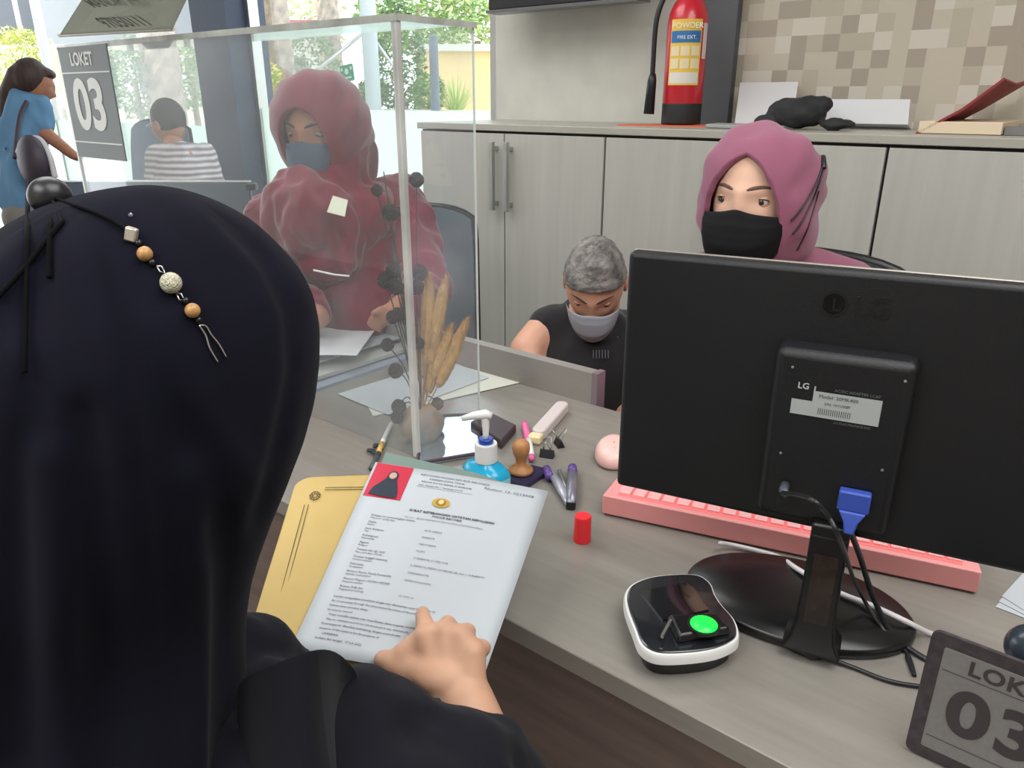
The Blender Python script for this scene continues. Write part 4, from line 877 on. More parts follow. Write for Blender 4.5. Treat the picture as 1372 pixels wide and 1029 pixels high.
def scarf_shell(m, M, B, rx=.100, rt=.134, rb=.13, df=.098, db=.135, folds=.004, seed=0, bun=.0, nu=96, nv=60):
    """wrapped head cloth: starts at the face opening B (list of (x,z)) and closes behind the head"""
    angs = [math.atan2(z, x) for x, z in B]; rads = [math.hypot(x, z) for x, z in B]; o_ = sorted(zip(angs, rads)); an = [a for a, r in o_]; ra = [r for a, r in o_]
    an = [an[-1] - math.tau] + an + [an[0] + math.tau]; ra = [ra[-1]] + ra + [ra[0]]
    rs = []
    for j in range(-2, nv + 1):
        row = []
        for i in range(nu):
            b = -math.pi + i * math.tau / nu; r0 = interp(b, an, ra); c_, s_ = math.cos(b), math.sin(b)
            R1 = 1 / (abs(c_ / rx) ** 2.35 + abs(s_ / (rt if s_ > 0 else rb)) ** 2.35) ** (1 / 2.35)
            a0 = math.asin(min(.97, r0 / R1)); a1 = math.pi * .995
            k = max(j, 0) / nv; al = a0 + (a1 - a0) * k; rho = R1 * math.sin(al); y = -df * math.cos(al) if math.cos(al) > 0 else -db * math.cos(al)
            if j < 0: rho -= .003 * (-j); y += .004 * (-j)
            w_ = max(0, math.sin(al)) * min(1, k * 6)
            dsp = folds * w_ * (math.sin(b * 5 + k * 9 + seed) * .6 + math.sin(b * 11 - k * 14 + seed * 2) * .4) + folds * 1.6 * w_ * noise.noise(Vector((c_ * 2 + seed, s_ * 2, k * 3)))
            rho += dsp; zz = rho * s_ + .0; 
            bb = bun * math.exp(-((b - math.pi / 2) / 1.2) ** 2) if s_ > -2 else 0
            y += .5 * dsp + (bun * math.sin(max(0, al - math.pi / 2)) ** 2)
            row.append(M @ Vector((rho * c_, y, zz)))
        rs.append(row)
    return m.rings(rs, cap0=False, cap1=True)
def place(c, fwd, tilt=0, s=1.0, roll=0):
    """head frame: -y local looks along fwd; tilt>0 looks down"""
    f_ = Vector((fwd[0], fwd[1], 0)).normalized(); x = Vector((-f_.y, f_.x, 0)); M3 = Matrix(((x.x, -f_.x, 0), (x.y, -f_.y, 0), (0, 0, 1)))
    M3 = M3 @ Matrix.Rotation(math.radians(tilt), 3, 'X') @ Matrix.Rotation(math.radians(roll), 3, 'Y')
    M4 = (M3 * s).to_4x4(); M4.translation = Vector(c); return M4
def toward(c, yaw):   # direction from c to the camera turned by yaw degrees (positive = to the picture's left)
    d = Vector((-c[0], -c[1], 0)).normalized(); return rotz(-yaw) @ d
def blobmesh(m, voxel, iters=8, fac=.5):
    o = m.blob('tmpblob', None, None, voxel, iters, fac); me = o.data; vs = [v.co.copy() for v in me.vertices]; fs = [tuple(p.vertices) for p in me.polygons]; bpy.data.objects.remove(o); bpy.data.meshes.remove(me); return vs, fs
def folded(amp, sc, seed=0, dirv=(1, 1, .35)):
    return lambda c, n: c + n * amp * noise.noise(Vector((c.x * sc * dirv[0] + seed, c.y * sc * dirv[1], c.z * sc * dirv[2]))) + n * amp * .5 * noise.noise(Vector((c.x * sc * 2.3 * dirv[0] - seed, c.y * sc * 2.3 * dirv[1], c.z * sc * 2.3 * dirv[2])))
def hit(o, x, y, lift=0):
    me = o.data; off = o.matrix_world.translation if False else (o.location + (o.parent.location if o.parent else Vector()))
    key = o.name
    if key not in _bv: _bv[key] = BVHTree.FromPolygons([v.co for v in me.vertices], [p.vertices[:] for p in me.polygons])
    d = ray(x, y).normalized(); h = _bv[key].ray_cast(Vector((0, 0, H)), d)
    return (h[0] - d * lift) if h[0] is not None else None
_bv = {}
# ---------------- clerk in the mauve scarf
hc = Vector((-.508, 1.304, 1.166)); MP = place(hc, (.03, -1), 2, 1.0)
P = thing('person', 'clerk in a mauve headscarf and black face mask looking over the monitor', 'person', (-.48, 1.42, .45))
bm_ = MB(); chain(bm_, [hc + Vector((0, .02, -.06)), hc + Vector((0, .05, -.20))], [.055, .058]); chain(bm_, [hc + Vector((-.15, .07, -.25)), hc + Vector((.15, .07, -.25))], [.06, .06])
bm_.ell(hc + Vector((0, .08, -.42)), (.15, .10, .22)); bm_.ell(hc + Vector((0, .10, -.66)), (.17, .15, .10))
for s_ in (-1, 1):
    chain(bm_, [hc + Vector((s_ * .17, .07, -.26)), hc + Vector((s_ * .20, .04, -.44)), hc + Vector((s_ * .13, -.10, -.395)), hc + Vector((s_ * .10, -.17, -.392))], [.05, .04, .030, .022])
    chain(bm_, [hc + Vector((s_ * .09, .08, -.68)), hc + Vector((s_ * .10, -.22, -.68)), hc + Vector((s_ * .10, -.22, -1.08))], [.08, .06, .045])
vs_, fs_ = blobmesh(bm_, .008); b = MB(); b.add(vs_, fs_); head_mesh(b, MP); lids(b, MP, .0047)
body = b.build('body', M_SKIN2, P, smooth=True)
eyes(body, MP, (-.12, -1, -.10)); lash(body, MP, .0047); brows(body, MP, mat('brow_brown', (112, 84, 74), .8, noise_amt=.4, noise_scale=300))
b = MB(); chain(b, [hc + Vector((-.15, .07, -.25)), hc + Vector((.15, .07, -.25))], [.068, .068]); b.ell(hc + Vector((0, .08, -.42)), (.165, .115, .23))
for s_ in (-1, 1): chain(b, [hc + Vector((s_ * .17, .07, -.26)), hc + Vector((s_ * .20, .04, -.44)), hc + Vector((s_ * .13, -.10, -.395))], [.060, .050, .036])
b.blob('blouse', mat('rose_blouse', (176, 120, 140), .8), P, .008, 8, deform=folded(.008, 14, 3))
b = MB(); scarf_shell(b, MP, [(.0, .082), (.02, .072), (.040, .050), (.055, .022), (.0625, -.01), (.062, -.05), (.050, -.09), (.025, -.118), (0, -.125), (-.025, -.118), (-.050, -.09), (-.062, -.05), (-.0625, -.01), (-.055, .022), (-.040, .050), (-.02, .072)], rx=.100, rt=.124, rb=.140, df=.100, db=.138, folds=.006, seed=1.3)
d_ = MB(); chain(d_, [hc + Vector((0, .035, -.08)), hc + Vector((0, .04, -.17)), hc + Vector((0, .05, -.25))], [.082, .080, .12]); chain(d_, [D(945, 380, 1.36), D(1040, 368, 1.40), D(1135, 388, 1.44)], [.058, .07, .058]); d_.ell(hc + Vector((.0, .0, -.24)), (.12, .09, .10)); chain(d_, [hc + Vector((.02, .07, -.05)), hc + Vector((.02, .08, -.16))], [.062, .05])
vs_, fs_ = blobmesh(d_, .006); ff = folded(.014, 16, 5, (1, 1, .5)); b.add(vs_, fs_)
sc_o = b.build('headscarf', M_PINKH, P, smooth=True)
mk_ = mask(P, MP, M_MASK, wide=.076)
g0 = MP @ Vector((.070, -.035, -.030)); g1 = MP @ Vector((.066, -.03, -.055)); kn_ = MP @ Vector((.105, .055, .045))
def surf_cord(pxs, r, nm, par, o, mt, lift=.0015, n=8):
    pts = [hit(o, p.x, p.y, lift + .0015) for p in spline([Vector((x, y, 0)) for x, y in pxs], n)]; pts = [p for p in pts if p is not None]
    return MB().tube(pts, r, 8).build(nm, mt, par, smooth=True) if len(pts) > 1 else None
surf_cord([(1060, 296), (1072, 282), (1085, 262), (1096, 240), (1102, 222), (1104, 208)], .0016, 'mask_strap', P, sc_o, M_BLACK)
surf_cord([(1062, 314), (1074, 298), (1086, 274), (1096, 250), (1103, 228), (1104, 208)], .0016, 'mask_strap', P, sc_o, M_BLACK)
surf_cord([(1068, 336), (1080, 312), (1090, 282), (1097, 256)], .0012, 'mask_strap', P, sc_o, M_BLACK)
surf_cord([(1103, 226), (1103, 215), (1102, 206)], .005, 'strap_knot', P, sc_o, M_BLACK)
# ---------------- maroon clerk
hm = D(430, 172, 1.80); fm = toward(hm, 30); MM = place(hm, fm, 14, 1.02)
P = thing('person', 'clerk in maroon headscarf and coat leaning over papers behind the acrylic', 'person', (hm.x, hm.y + .12, .45))
b = MB(); chain(b, [hm - UP * .07, D(440, 262, 1.86)], [.055, .06]); b.ell(D(455, 345, 1.98), (.16, .11, .24)); b.ell(D(450, 450, 2.12), (.18, .15, .12)); chain(b, [D(378, 285, 1.88), D(535, 272, 1.96)], [.06, .06])
chain(b, [D(368, 296, 1.86), D(372, 375, 1.86), D(425, 425, 1.72)], [.045, .038, .028]); chain(b, [D(545, 290, 1.93), D(580, 385, 1.86), D(535, 412, 1.70)], [.045, .038, .026])
W_ = D(535, 412, 1.70); pl_ = D(515, 424, 1.66)
cone(b, W_, pl_, .024, .022)
for k, (x, y) in enumerate(((497, 428), (494, 434), (500, 439), (508, 443))):
    chain(b, [pl_ + Vector((0, 0, .005 - k * .004)), D((x + 512) / 2, (y + 420) / 2 - 3, 1.655), D(x, y, 1.665)], [.011, .009, .007])
chain(b, [pl_, D(512, 414, 1.64), D(500, 420, 1.63)], [.011, .009, .0075])
for s_ in (-1, 1): chain(b, [D(450 + s_ * 40, 470, 2.12), D(450 + s_ * 40, 560, 1.95) - UP * 0, Vector((D(450 + s_ * 40, 560, 1.95).x, D(450 + s_ * 40, 560, 1.95).y, .06))], [.08, .06, .045])
vs_, fs_ = blobmesh(b, .006, 5); b = MB(); b.add(vs_, fs_); head_mesh(b, MM, 64, 48); lids(b, MM)
body = b.build('body', M_SKIN3, P, smooth=True); eyes(body, MM, (0, -1, -.4)); brows(body, MM, M_BLACK)
b = MB(); b.ell(D(455, 345, 1.98), (.185, .13, .25)); b.ell(D(452, 430, 2.08), (.21, .15, .16)); chain(b, [D(378, 287, 1.88), D(538, 276, 1.96)], [.072, .075]); b.ell(D(470, 400, 1.95), (.17, .12, .13))
chain(b, [D(368, 300, 1.86), D(374, 378, 1.86), D(415, 420, 1.76)], [.062, .055, .05]); chain(b, [D(540, 295, 1.93), D(575, 382, 1.86), D(548, 406, 1.74)], [.068, .055, .046])
b.blob('coat', M_MAROON, P, .008, 6, deform=folded(.022, 15, 8, (1, 1, .6)))
b = MB(); scarf_shell(b, MM, [(.0, .070), (.03, .058), (.050, .030), (.058, -.01), (.055, -.05), (.040, -.09), (0, -.112), (-.040, -.09), (-.055, -.05), (-.058, -.01), (-.050, .030), (-.03, .058)], rx=.112, rt=.128, rb=.14, df=.104, db=.14, folds=.005, seed=4)
d_ = MB(); chain(d_, [hm - UP * .06 + Vector((.01, .03, 0)), D(442, 255, 1.84)], [.09, .10]); d_.ell(D(415, 290, 1.80), (.13, .10, .11)); d_.ell(D(470, 285, 1.86), (.12, .10, .10)); d_.ell(D(440, 335, 1.82), (.10, .07, .10))
vs_, fs_ = blobmesh(d_, .007, 6); ff = folded(.022, 17, 2, (1, 1, .6))
dm = MB(); dm.add(vs_, fs_); me_ = dm.mesh('tmp'); 
b.add([ff(v.co.copy(), v.normal.copy()) for v in me_.vertices], fs_); b.build('headscarf', M_MAROON, P, smooth=True)
mask(P, MM, mat('navy_mask', (58, 74, 96), .7), top=-.004, wide=.066)
b = MB().sheet([[D(446, 262, 1.66), D(466, 268, 1.66)], [D(438, 284, 1.655), D(462, 290, 1.655)]], .002); b.build('name_badge', mat('badge_white', (226, 228, 206), .5), P)
MB().tube([D(420, 362, 1.66), D(448, 368, 1.655), D(468, 370, 1.66)], .0022, 6).build('pen_clip', M_WHITE, P)
# ---------------- bending man
hb_ = D(797, 378, 1.84); fb = toward(hb_, 4); MBn = place(hb_, fb, 38, .98)
P = thing('person', 'man in black shirt and pale grey mask bending down before the cabinets', 'person', (hb_.x, hb_.y + .1, .3))
b = MB(); chain(b, [hb_ - UP * .05 + Vector((0, .02, 0)), D(785, 430, 1.98)], [.055, .065]); b.ell(D(780, 500, 2.05), (.17, .13, .2)); chain(b, [D(745, 442, 2.0), D(850, 450, 2.04)], [.055, .06]); chain(b, [D(735, 440, 2.0), D(706, 470, 1.97), D(724, 560, 1.92)], [.055, .047, .03]); chain(b, [D(855, 450, 2.04), D(870, 520, 2.0), D(835, 570, 1.9)], [.05, .04, .03])
b.ell(D(790, 590, 2.12), (.17, .15, .14)); b.ell(D(735, 565, 1.9), (.03, .03, .04)); b.ell(D(835, 575, 1.9), (.03, .03, .04))
for s_ in (-1, 1): chain(b, [D(790 + s_ * 35, 600, 2.1), D(790 + s_ * 45, 560, 1.8) - UP * .15, Vector((D(790 + s_ * 45, 560, 1.8).x, D(790 + s_ * 45, 560, 1.8).y, .05))], [.08, .06, .045])
vs_, fs_ = blobmesh(b, .008, 6); b = MB(); b.add(vs_, fs_); head_mesh(b, MBn, 64, 48); lids(b, MBn, .003)
for s_ in (-1, 1): b.ell(MBn @ Vector((s_ * .075, .012, -.01)), (.008, .018, .03), MBn.to_3x3())
body = b.build('body', mat('skin_ruddy', (232, 176, 148), .5, noise_amt=.08, noise_scale=20), P, smooth=True); eyes(body, MBn, (0, -1, -.5)); brows(body, MBn, mat('brow_grey', (80, 66, 60), .8))
b = MB(); nu = 64; rs = []
for j in range(26):
    row = []
    for i in range(nu):
        a_ = i * math.tau / nu; lim = 1.02 + .85 * (.5 + .5 * math.sin(a_)) ** 1.0 ; t_ = .03 + lim * j / 25
        k_ = 1.09 + .05 * noise.noise(Vector((math.cos(a_) * 6, math.sin(a_) * 6, j * .5))) - (.09 if j == 25 else 0)
        row.append(MBn @ Vector((.073 * math.sin(t_) * math.cos(a_) * k_, .1 * math.sin(t_) * math.sin(a_) * k_ * (1 if math.sin(a_) > 0 else .92), .112 * math.cos(t_) * k_)))
    rs.append(row)
b.rings(rs); b.build('hair', mat('greying_hair', (150, 146, 142), .7, noise_amt=.65, noise_scale=35, bump=.8, bump_scale=200), P, smooth=True)
mask(P, MBn, mat('pale_grey_mask', (176, 180, 190), .7), top=-.012, wide=.068)
b = MB(); b.ell(D(785, 505, 2.05), (.165, .15, .22)); chain(b, [D(748, 444, 2.0), D(850, 452, 2.04)], [.072, .075]); chain(b, [D(785, 425, 1.96), D(785, 440, 2.0)], [.07, .08]); chain(b, [D(738, 442, 2.0), D(728, 456, 1.99)], [.062, .05]); chain(b, [D(852, 450, 2.04), D(868, 500, 2.0)], [.066, .055])
b.ell(D(790, 585, 2.12), (.18, .16, .14))
tee = b.blob('t_shirt', mat('black_tshirt', (30, 29, 33), .85, sheen=.2), P, .008, 8, deform=folded(.012, 12, 1))
pz = hit(tee, 805, 480, .004)
if pz is not None:
    Mtx = frame(pz - RIGHT * .0, RIGHT, UP * 1 + FWD * .3); text('shirt_print', [('IIIIII', 0, .0, .03)], 1, Mtx, mat('faded_print', (96, 96, 104), .8), tee)
# ---------------- client in the foreground
P = thing('person', 'client in black headscarf and robe seen from behind, pointing at the certificate', 'person', D(200, 700, .55) - UP * .6)
rows_ = [(250, 165, 205, .455), (254, 130, 228, .455), (262, 95, 252, .458), (275, 60, 282, .46), (294, 25, 314, .465), (320, -3, 346, .468), (348, -22, 372, .47), (383, -38, 399, .47), (420, -46, 416, .47), (460, -52, 424, .47), (510, -56, 423, .468), (560, -60, 416, .465), (610, -66, 405, .463), (660, -76, 386, .46), (710, -90, 364, .458), (760, -105, 345, .455), (805, -120, 333, .45), (850, -135, 328, .445), (900, -150, 326, .44), (960, -160, 326, .435), (1040, -170, 330, .43), (1160, -180, 334, .425), (1400, -180, 334, .42)]
rs = []; NR = 220
def row_at(y):
    ys = [r[0] for r in rows_]; return [interp(y, ys, [r[k] for r in rows_]) for k in (1, 2, 3)]
ylist = [250, 251, 253, 256, 260, 265, 272, 282] + list(range(290, 1401, 8))
tops = 1.0
for y in ylist:
    xl, xr, rh = row_at(y); r_ = ray((xl + xr) / 2, y); hd = Vector((r_.x, r_.y, 0)).dot(FWD); d_ = rh / hd; c = D((xl + xr) / 2, y, d_); a = (xr - xl) / 2 * d_ / FPX * .975
    bq_ = a * interp(y, [256, 300, 450, 700, 850, 1400], [1.15, 1.2, 1.15, 1.0, .85, .85])
    row = []
    for i in range(NR):
        ph_ = i * math.tau / NR; cs, sn = math.cos(ph_), math.sin(ph_)
        kf_ = interp(y, [256, 300, 420, 800, 1300], [0, .005, .012, .024, .034]); near = 1.0
        dsp = kf_ * (math.sin(ph_ * 6 + y * .004 + 1) * .5 + math.sin(ph_ * 11 - y * .006) * .3) + kf_ * 1.2 * noise.noise(Vector((cs * 2.2, sn * 2.2, y * .0035)))
        # layered front edge of the scarf on the face side
        dsp += .02 * (1 / (1 + math.exp(-(sn - .02) * 30))) * interp(y, [330, 400, 560, 640], [0, 1, 1, 0]) if cs > 0 else 0
        row.append(c + RIGHT * a * cs * (1 + dsp) + FWD * bq_ * sn * (1 + dsp * 1.5))
    rs.append(row)
def to_px(p):
    q = p - Vector((0, 0, H)); X = q.dot(RIGHT); yy = q.dot(FWD); dep = yy * math.cos(TH) - q.z * math.sin(TH); up_ = yy * math.sin(TH) + q.z * math.cos(TH); return 686 + FPX * X / dep, 514.5 - FPX * up_ / dep
CRE = [([(72, 292), (100, 340), (130, 430), (160, 560), (185, 720), (200, 900), (205, 1040)], .007, 26), ([(100, 282), (150, 300), (185, 400), (240, 560), (280, 720)], -.0045, 34), ([(120, 278), (160, 285), (215, 330), (262, 410)], .003, 22), ([(60, 290), (28, 340), (-10, 395), (-60, 460)], .006, 22), ([(50, 300), (40, 420), (30, 600), (25, 1040)], -.006, 30),
       ([(300, 288), (360, 350), (392, 420), (396, 500), (375, 600), (345, 700)], -.0055, 11), ([(110, 560), (128, 760), (135, 1040)], -.008, 24), ([(255, 640), (262, 800), (262, 1040)], .009, 26), ([(300, 700), (296, 850), (290, 1040)], -.009, 18), ([(60, 620), (72, 820), (80, 1040)], .009, 28), ([(20, 480), (-10, 700), (-20, 1000)], .008, 28), ([(210, 420), (250, 520), (300, 600), (330, 640)], .004, 20)]
def seg_dist(px_, py_, a, b):
    ax, ay = a; bx, by = b; dx, dy = bx - ax, by - ay; t_ = max(0, min(1, ((px_ - ax) * dx + (py_ - ay) * dy) / (dx * dx + dy * dy))); return math.hypot(px_ - ax - dx * t_, py_ - ay - dy * t_)
me_ = MB().rings(rs[::-1]).mesh('headscarf')
for v_ in me_.vertices:
    n_v = v_.normal.copy(); n_v.z *= .4; n_v.normalize()
    if n_v.dot(Vector((0, 0, H)) - v_.co) < 0: continue
    x_, y_ = to_px(v_.co); k_ = 0
    for pl, am, wd in CRE:
        dd = min(seg_dist(x_, y_, pl[i], pl[i + 1]) for i in range(len(pl) - 1))
        if dd < wd * 3: k_ += am * math.exp(-(dd / wd) ** 2)
    v_.co = v_.co + n_v * k_ * (1 if y_ < 620 else .75)
tmp_ = bpy.data.objects.new('tmp', me_); COL.objects.link(tmp_); sm_ = tmp_.modifiers.new('s', 'SMOOTH'); sm_.factor = .5; sm_.iterations = 10
dg = bpy.context.evaluated_depsgraph_get(); me_ = bpy.data.meshes.new_from_object(tmp_.evaluated_get(dg)); me_.name = 'headscarf'; bpy.data.objects.remove(tmp_)
hj = link('headscarf', me_, M_ABAYA, P, True)
b = MB()
fh = D(235, 430, .50)
fh = D(190, 470, .50); b.ell(fh, (.066, .066, .09)); chain(b, [fh - UP * .07, D(170, 780, .57), D(150, 1000, .62)], [.045, .05, .09])
S0 = D(300, 1030, .62)
chain(b, [D(180, 1000, .62), S0, D(560, 1085, .66), D(660, 1075, .695)], [.07, .055, .045, .032])
W0, W1 = D(645, 1000, .708), D(622, 940, .728)
chain(b, [D(660, 1075, .695), W0, W1], [.034, .031, .029])
b.ell(D(180, 1300, .7), (.14, .12, .2))
K = [D(572, 856, .748), D(595, 850, .748), D(617, 856, .745), D(632, 874, .738)]
Wm = D(615, 930, .730)
for k, kp in enumerate(K):
    chain(b, [Wm + RIGHT * (k - 2) * .007, kp], [.020, .0145])
    chain(b, [Wm + RIGHT * (k - 2) * .007 - dN * .008, kp - dN * .010], [.018, .013])
b.ell(D(588, 893, .742), (.038, .032, .020)); chain(b, [D(545, 880, .750), D(565, 862, .752)], [.016, .014])
chain(b, [K[0], D(568, 832, .766), D(566, 824, .782), D(567, 820, .796)], [.0105, .009, .008, .007])
for kp, (x1, y1, d1), (x2, y2, d2) in ((K[1], (600, 836, .768), (592, 850, .782)), (K[2], (626, 846, .764), (612, 866, .776)), (K[3], (646, 868, .752), (630, 888, .764))):
    chain(b, [kp, D(x1, y1, d1), D(x2, y2, d2)], [.0108, .0095, .008])
chain(b, [D(600, 925, .736), D(555, 898, .744), D(530, 890, .750), D(514, 884, .758)], [.022, .019, .0145, .0105])
b.blob('body', M_SKIN, P, .0032, 6, .5)
nl = MB(); 
b = MB()
chain(b, [D(150, 1040, .60), D(330, 1020, .60), D(470, 1010, .635), D(600, 1036, .668)], [.09, .080, .074, .058]); chain(b, [D(470, 1060, .62), D(640, 1120, .66)], [.08, .07]); chain(b, [D(600, 1034, .666), D(648, 1028, .69), D(700, 1110, .69)], [.058, .050, .05]); b.ell(D(150, 1300, .66), (.16, .14, .2))
chain(b, [D(230, 905, .60), D(345, 895, .66), D(392, 930, .70)], [.05, .042, .040])
b.blob('robe', M_ABAYA2, P, .006, 5, .5, deform=folded(.012, 14, 4, (1, 1, .8)))
fl_ = []
for ys_, xs_, ds_ in (((914, 897, 881, 865, 872, 908), (316, 345, 385, 428, 458, 486), (.548, .520, .510, .520, .565, .625)), ((948, 942, 936, 915, 905, 918), (318, 350, 392, 432, 452, 476), (.546, .518, .508, .526, .590, .635)), ((1000, 1000, 1000, 1000, 960, 950), (322, 356, 400, 441, 450, 470), (.546, .518, .508, .530, .60, .64)), ((1070, 1070, 1070, 1070, 1040, 1030), (326, 365, 410, 456, 460, 474), (.546, .518, .508, .535, .60, .64))):
    fl_.append([D(x, y, dd) for x, y, dd in zip(xs_, ys_, ds_)])
MB().sheet(fl_, .0022).build('sleeve_flap', M_ABAYA2, P, smooth='auto', sub=2)
# beads, hook and cords
M_CORD = mat('matt_black_cord', (9, 9, 11), .9, spec=.1)
def cord_px(pxs, r, nm, par, mt, lift=.0035, start=None):
    q_ = spline([Vector((x, y, 0)) for x, y in pxs], 10); pts = [hit(hj, p.x, p.y, lift) for p in q_]; pts = ([start] if start is not None else []) + [p for p in pts if p is not None]
    sm = [pts[0]] + [(pts[i - 1] + pts[i] * 2 + pts[i + 1]) / 4 for i in range(1, len(pts) - 1)] + [pts[-1]]
    return MB().tube(sm, r, 8).build(nm, mt, par, smooth=True)
kb = hit(hj, 68, 300, .0); kb = D(67, 263, (kb - Vector((0, 0, H))).length * .93) if kb is not None else D(67, 263, .36)
dk = (kb - Vector((0, 0, H))).length
S_ = lambda x, y, l=.0025: hit(hj, x, y, l) or D(x, y, dk)
hook = thing('scarf_hook', 'black round scarf clip ball with hanging cords on top of the client head', 'hair clip', kb)
MB().ell(kb, (.0118, .0118, .0112)).build('ball', mat('satin_black', (30, 30, 34), .35), hook, smooth=True)
cord_px([(37, 300), (36, 360), (34, 430), (33, 500)], .0013, 'cord', hook, M_CORD, start=D(37, 242, dk * 1.0))
cord_px([(67, 296), (66, 330), (66, 372)], .0013, 'cord', hook, M_CORD, start=D(67, 246, dk * .96))
cord_px([(100, 275), (125, 284), (150, 296), (172, 310)], .0011, 'cord', hook, M_CORD, start=kb)
cord_px([(85, 295), (60, 325), (30, 362), (-5, 400)], .0013, 'cord', hook, M_CORD, start=kb)
st = thing('beaded_strap', 'beaded mask strap of wooden and white beads hanging on the black headscarf', 'strap', S_(176, 314))
bs = lambda px_: px_ * .40 / FPX
sq = S_(176, 314, .004); MB().box(sq, (bs(16), bs(10), bs(19)), rotz(39) @ Matrix.Rotation(.3, 3, 'Y')).build('square_bead', mat('pearl_silver', (196, 188, 172), .2, .5), st, bevel=.001)
M_WB = mat('wood_bead', (196, 150, 92), .4, noise_amt=.3, noise_scale=300); M_PB = mat('white_bead', (214, 210, 186), .45, bump=1, bump_scale=900)
for (x, y, r_, mt, nm) in ((186, 326, 5, M_BLACKG, 'spacer_bead'), (194, 340, 10, M_WB, 'wooden_bead'), (204, 352, 5, M_BLACKG, 'spacer_bead'), (229, 379, 14, M_PB, 'white_bead'), (249, 403, 5, M_BLACKG, 'spacer_bead'), (258, 416, 10, M_WB, 'wooden_bead'), (266, 429, 5, M_BLACKG, 'spacer_bead')):
    MB().ell(S_(x, y, bs(r_) * .8), bs(r_), None, 18, 12).build(nm, mt, st, smooth=True)
M_WIRE = mat('silver_wire', (190, 188, 186), .25, .9)
for loop in (((210, 356), (217, 357), (221, 366), (214, 364), (210, 356)), ((236, 392), (243, 394), (247, 402), (240, 402), (236, 392))):
    MB().tube([S_(x, y, .002) for x, y in loop], .0005, 6).build('chain_link', M_WIRE, st, smooth=True)
MB().tube(spline([S_(267, 436, .002), S_(276, 437, .002), S_(283, 448, .002), S_(294, 462, .002), S_(303, 478, .002)]), .0005, 6).build('wire_clasp', M_WIRE, st, smooth=True)
MB().tube(spline([S_(267, 436, .002), S_(276, 450, .002), S_(281, 466, .002), S_(292, 485, .002)]), .0005, 6).build('wire_clasp', M_WIRE, st, smooth=True)
MB().lathe([(bs(3), 0), (bs(3), .001), (.0001, .0014)], S_(175, 288, .001), -ray(175, 288)).build('sequin', mat('sequin', (150, 146, 160), .2, .7), st)
# ---------------- standing woman in blue, far left
hw = D(46, 112, 4.1); fw = -toward(hw, 100)
P = thing('person', 'woman with long brown hair in a blue shirt standing at the far left', 'person', (hw.x, hw.y, 0))
fr_ = RIGHT * .9 + FWD * .45; Mw2 = place(hw, fr_, 18, 1.0)
def Q(x, y, d=4.1): return D(x, y, d)
b = MB(); head_mesh(b, Mw2, 40, 32); vs_, fs_ = b.v, b.f
b = MB(); chain(b, [Q(40, 128), Q(35, 150)], [.05, .06]); chain(b, [Q(48, 152), Q(60, 178), Q(98, 208)], [.045, .040, .028]); b.ell(Q(104, 211), (.05, .03, .02)); chain(b, [Q(33, 165), Q(34, 250)], [.07, .09])
for s_ in (-1, 1): chain(b, [Q(38, 255) + RIGHT * s_ * .07, Vector((hw.x, hw.y, .05)) + RIGHT * s_ * .08], [.09, .05])
v2, f2 = blobmesh(b, .014, 5); b = MB(); b.add(v2, f2); b.add(vs_, fs_); b.build('body', M_SKIN3, P, smooth=True)
b = MB(); chain(b, [Q(36, 142), Q(30, 180), Q(30, 225), Q(36, 268)], [.1, .125, .13, .14]); chain(b, [Q(45, 144), Q(54, 170)], [.08, .068]); b.ell(Q(18, 215), (.1, .1, .2))
b.blob('shirt', mat('denim_blue_shirt', (92, 134, 170), .8), P, .014, 5, deform=folded(.03, 9, 3))
b = MB(); chain(b, [Q(38, 292), Vector((hw.x, hw.y, .5))], [.125, .12]); b.blob('trousers', mat('grey_trousers', (120, 116, 112), .8), P, .02, 4)
b = MB(); b.ell(Mw2 @ Vector((0, .022, .022)), (.086, .092, .106), Mw2.to_3x3()); chain(b, [Mw2 @ Vector((0, .08, .02)), Q(14, 130), Q(8, 165)], [.05, .06, .035]); b.ell(Mw2 @ Vector((0, -.05, .07)), (.055, .045, .03), Mw2.to_3x3())
b.blob('hair', mat('brown_hair', (66, 44, 40), .55, noise_amt=.5, noise_scale=60, stretch=(1, 1, .1), bump=.6, bump_scale=80), P, .01, 3)
bg = thing('shoulder_bag', 'dark shoulder bag with pale lining hanging on the woman in blue', 'bag', Q(45, 225, 3.9))
b = MB(); b.ell(Q(46, 218, 3.9), (.12, .07, .14)); b.blob('bag_body', mat('dark_plum_leather', (58, 48, 62), .5), bg, .012, 4)
MB().tube(spline([Q(24, 205, 3.88), Q(32, 190, 3.86), Q(52, 186, 3.86), Q(66, 208, 3.86), Q(74, 238, 3.88)]), .014, 8).build('rim', mat('pale_lining', (196, 190, 196), .6), bg, smooth=True)
MB().tube(spline([Q(20, 212, 3.88), Q(26, 160, 3.95), Q(36, 136, 4.0)]), .012, 8).build('strap', _m['dark_plum_leather'], bg, smooth=True)
# ---------------- seated man in striped shirt
hp_ = D(224, 166, 3.9); Mp2 = place(hp_, -RIGHT * .75 + FWD * .35, 12, .98)
P = thing('person', 'short-haired man in a striped grey shirt seated behind the LOKET 03 panel', 'person', (hp_.x, hp_.y, .3))
def Q2(x, y, d=3.9): return D(x, y, d)
b = MB(); head_mesh(b, Mp2, 40, 32); vs_, fs_ = b.v, b.f
b = MB(); chain(b, [Q2(232, 190), Q2(242, 215)], [.05, .06]); b.ell(Q2(250, 260), (.15, .12, .25)); chain(b, [Q2(215, 225), Q2(205, 265), Q2(180, 275)], [.05, .04, .03]); b.ell(Q2(250, 330), (.16, .14, .15))
for s_ in (-1, 1): chain(b, [Q2(250, 340) + RIGHT * s_ * .08, Q2(210, 345) + RIGHT * s_ * .05, Vector((Q2(210, 345).x, Q2(210, 345).y, .05))], [.08, .06, .045])
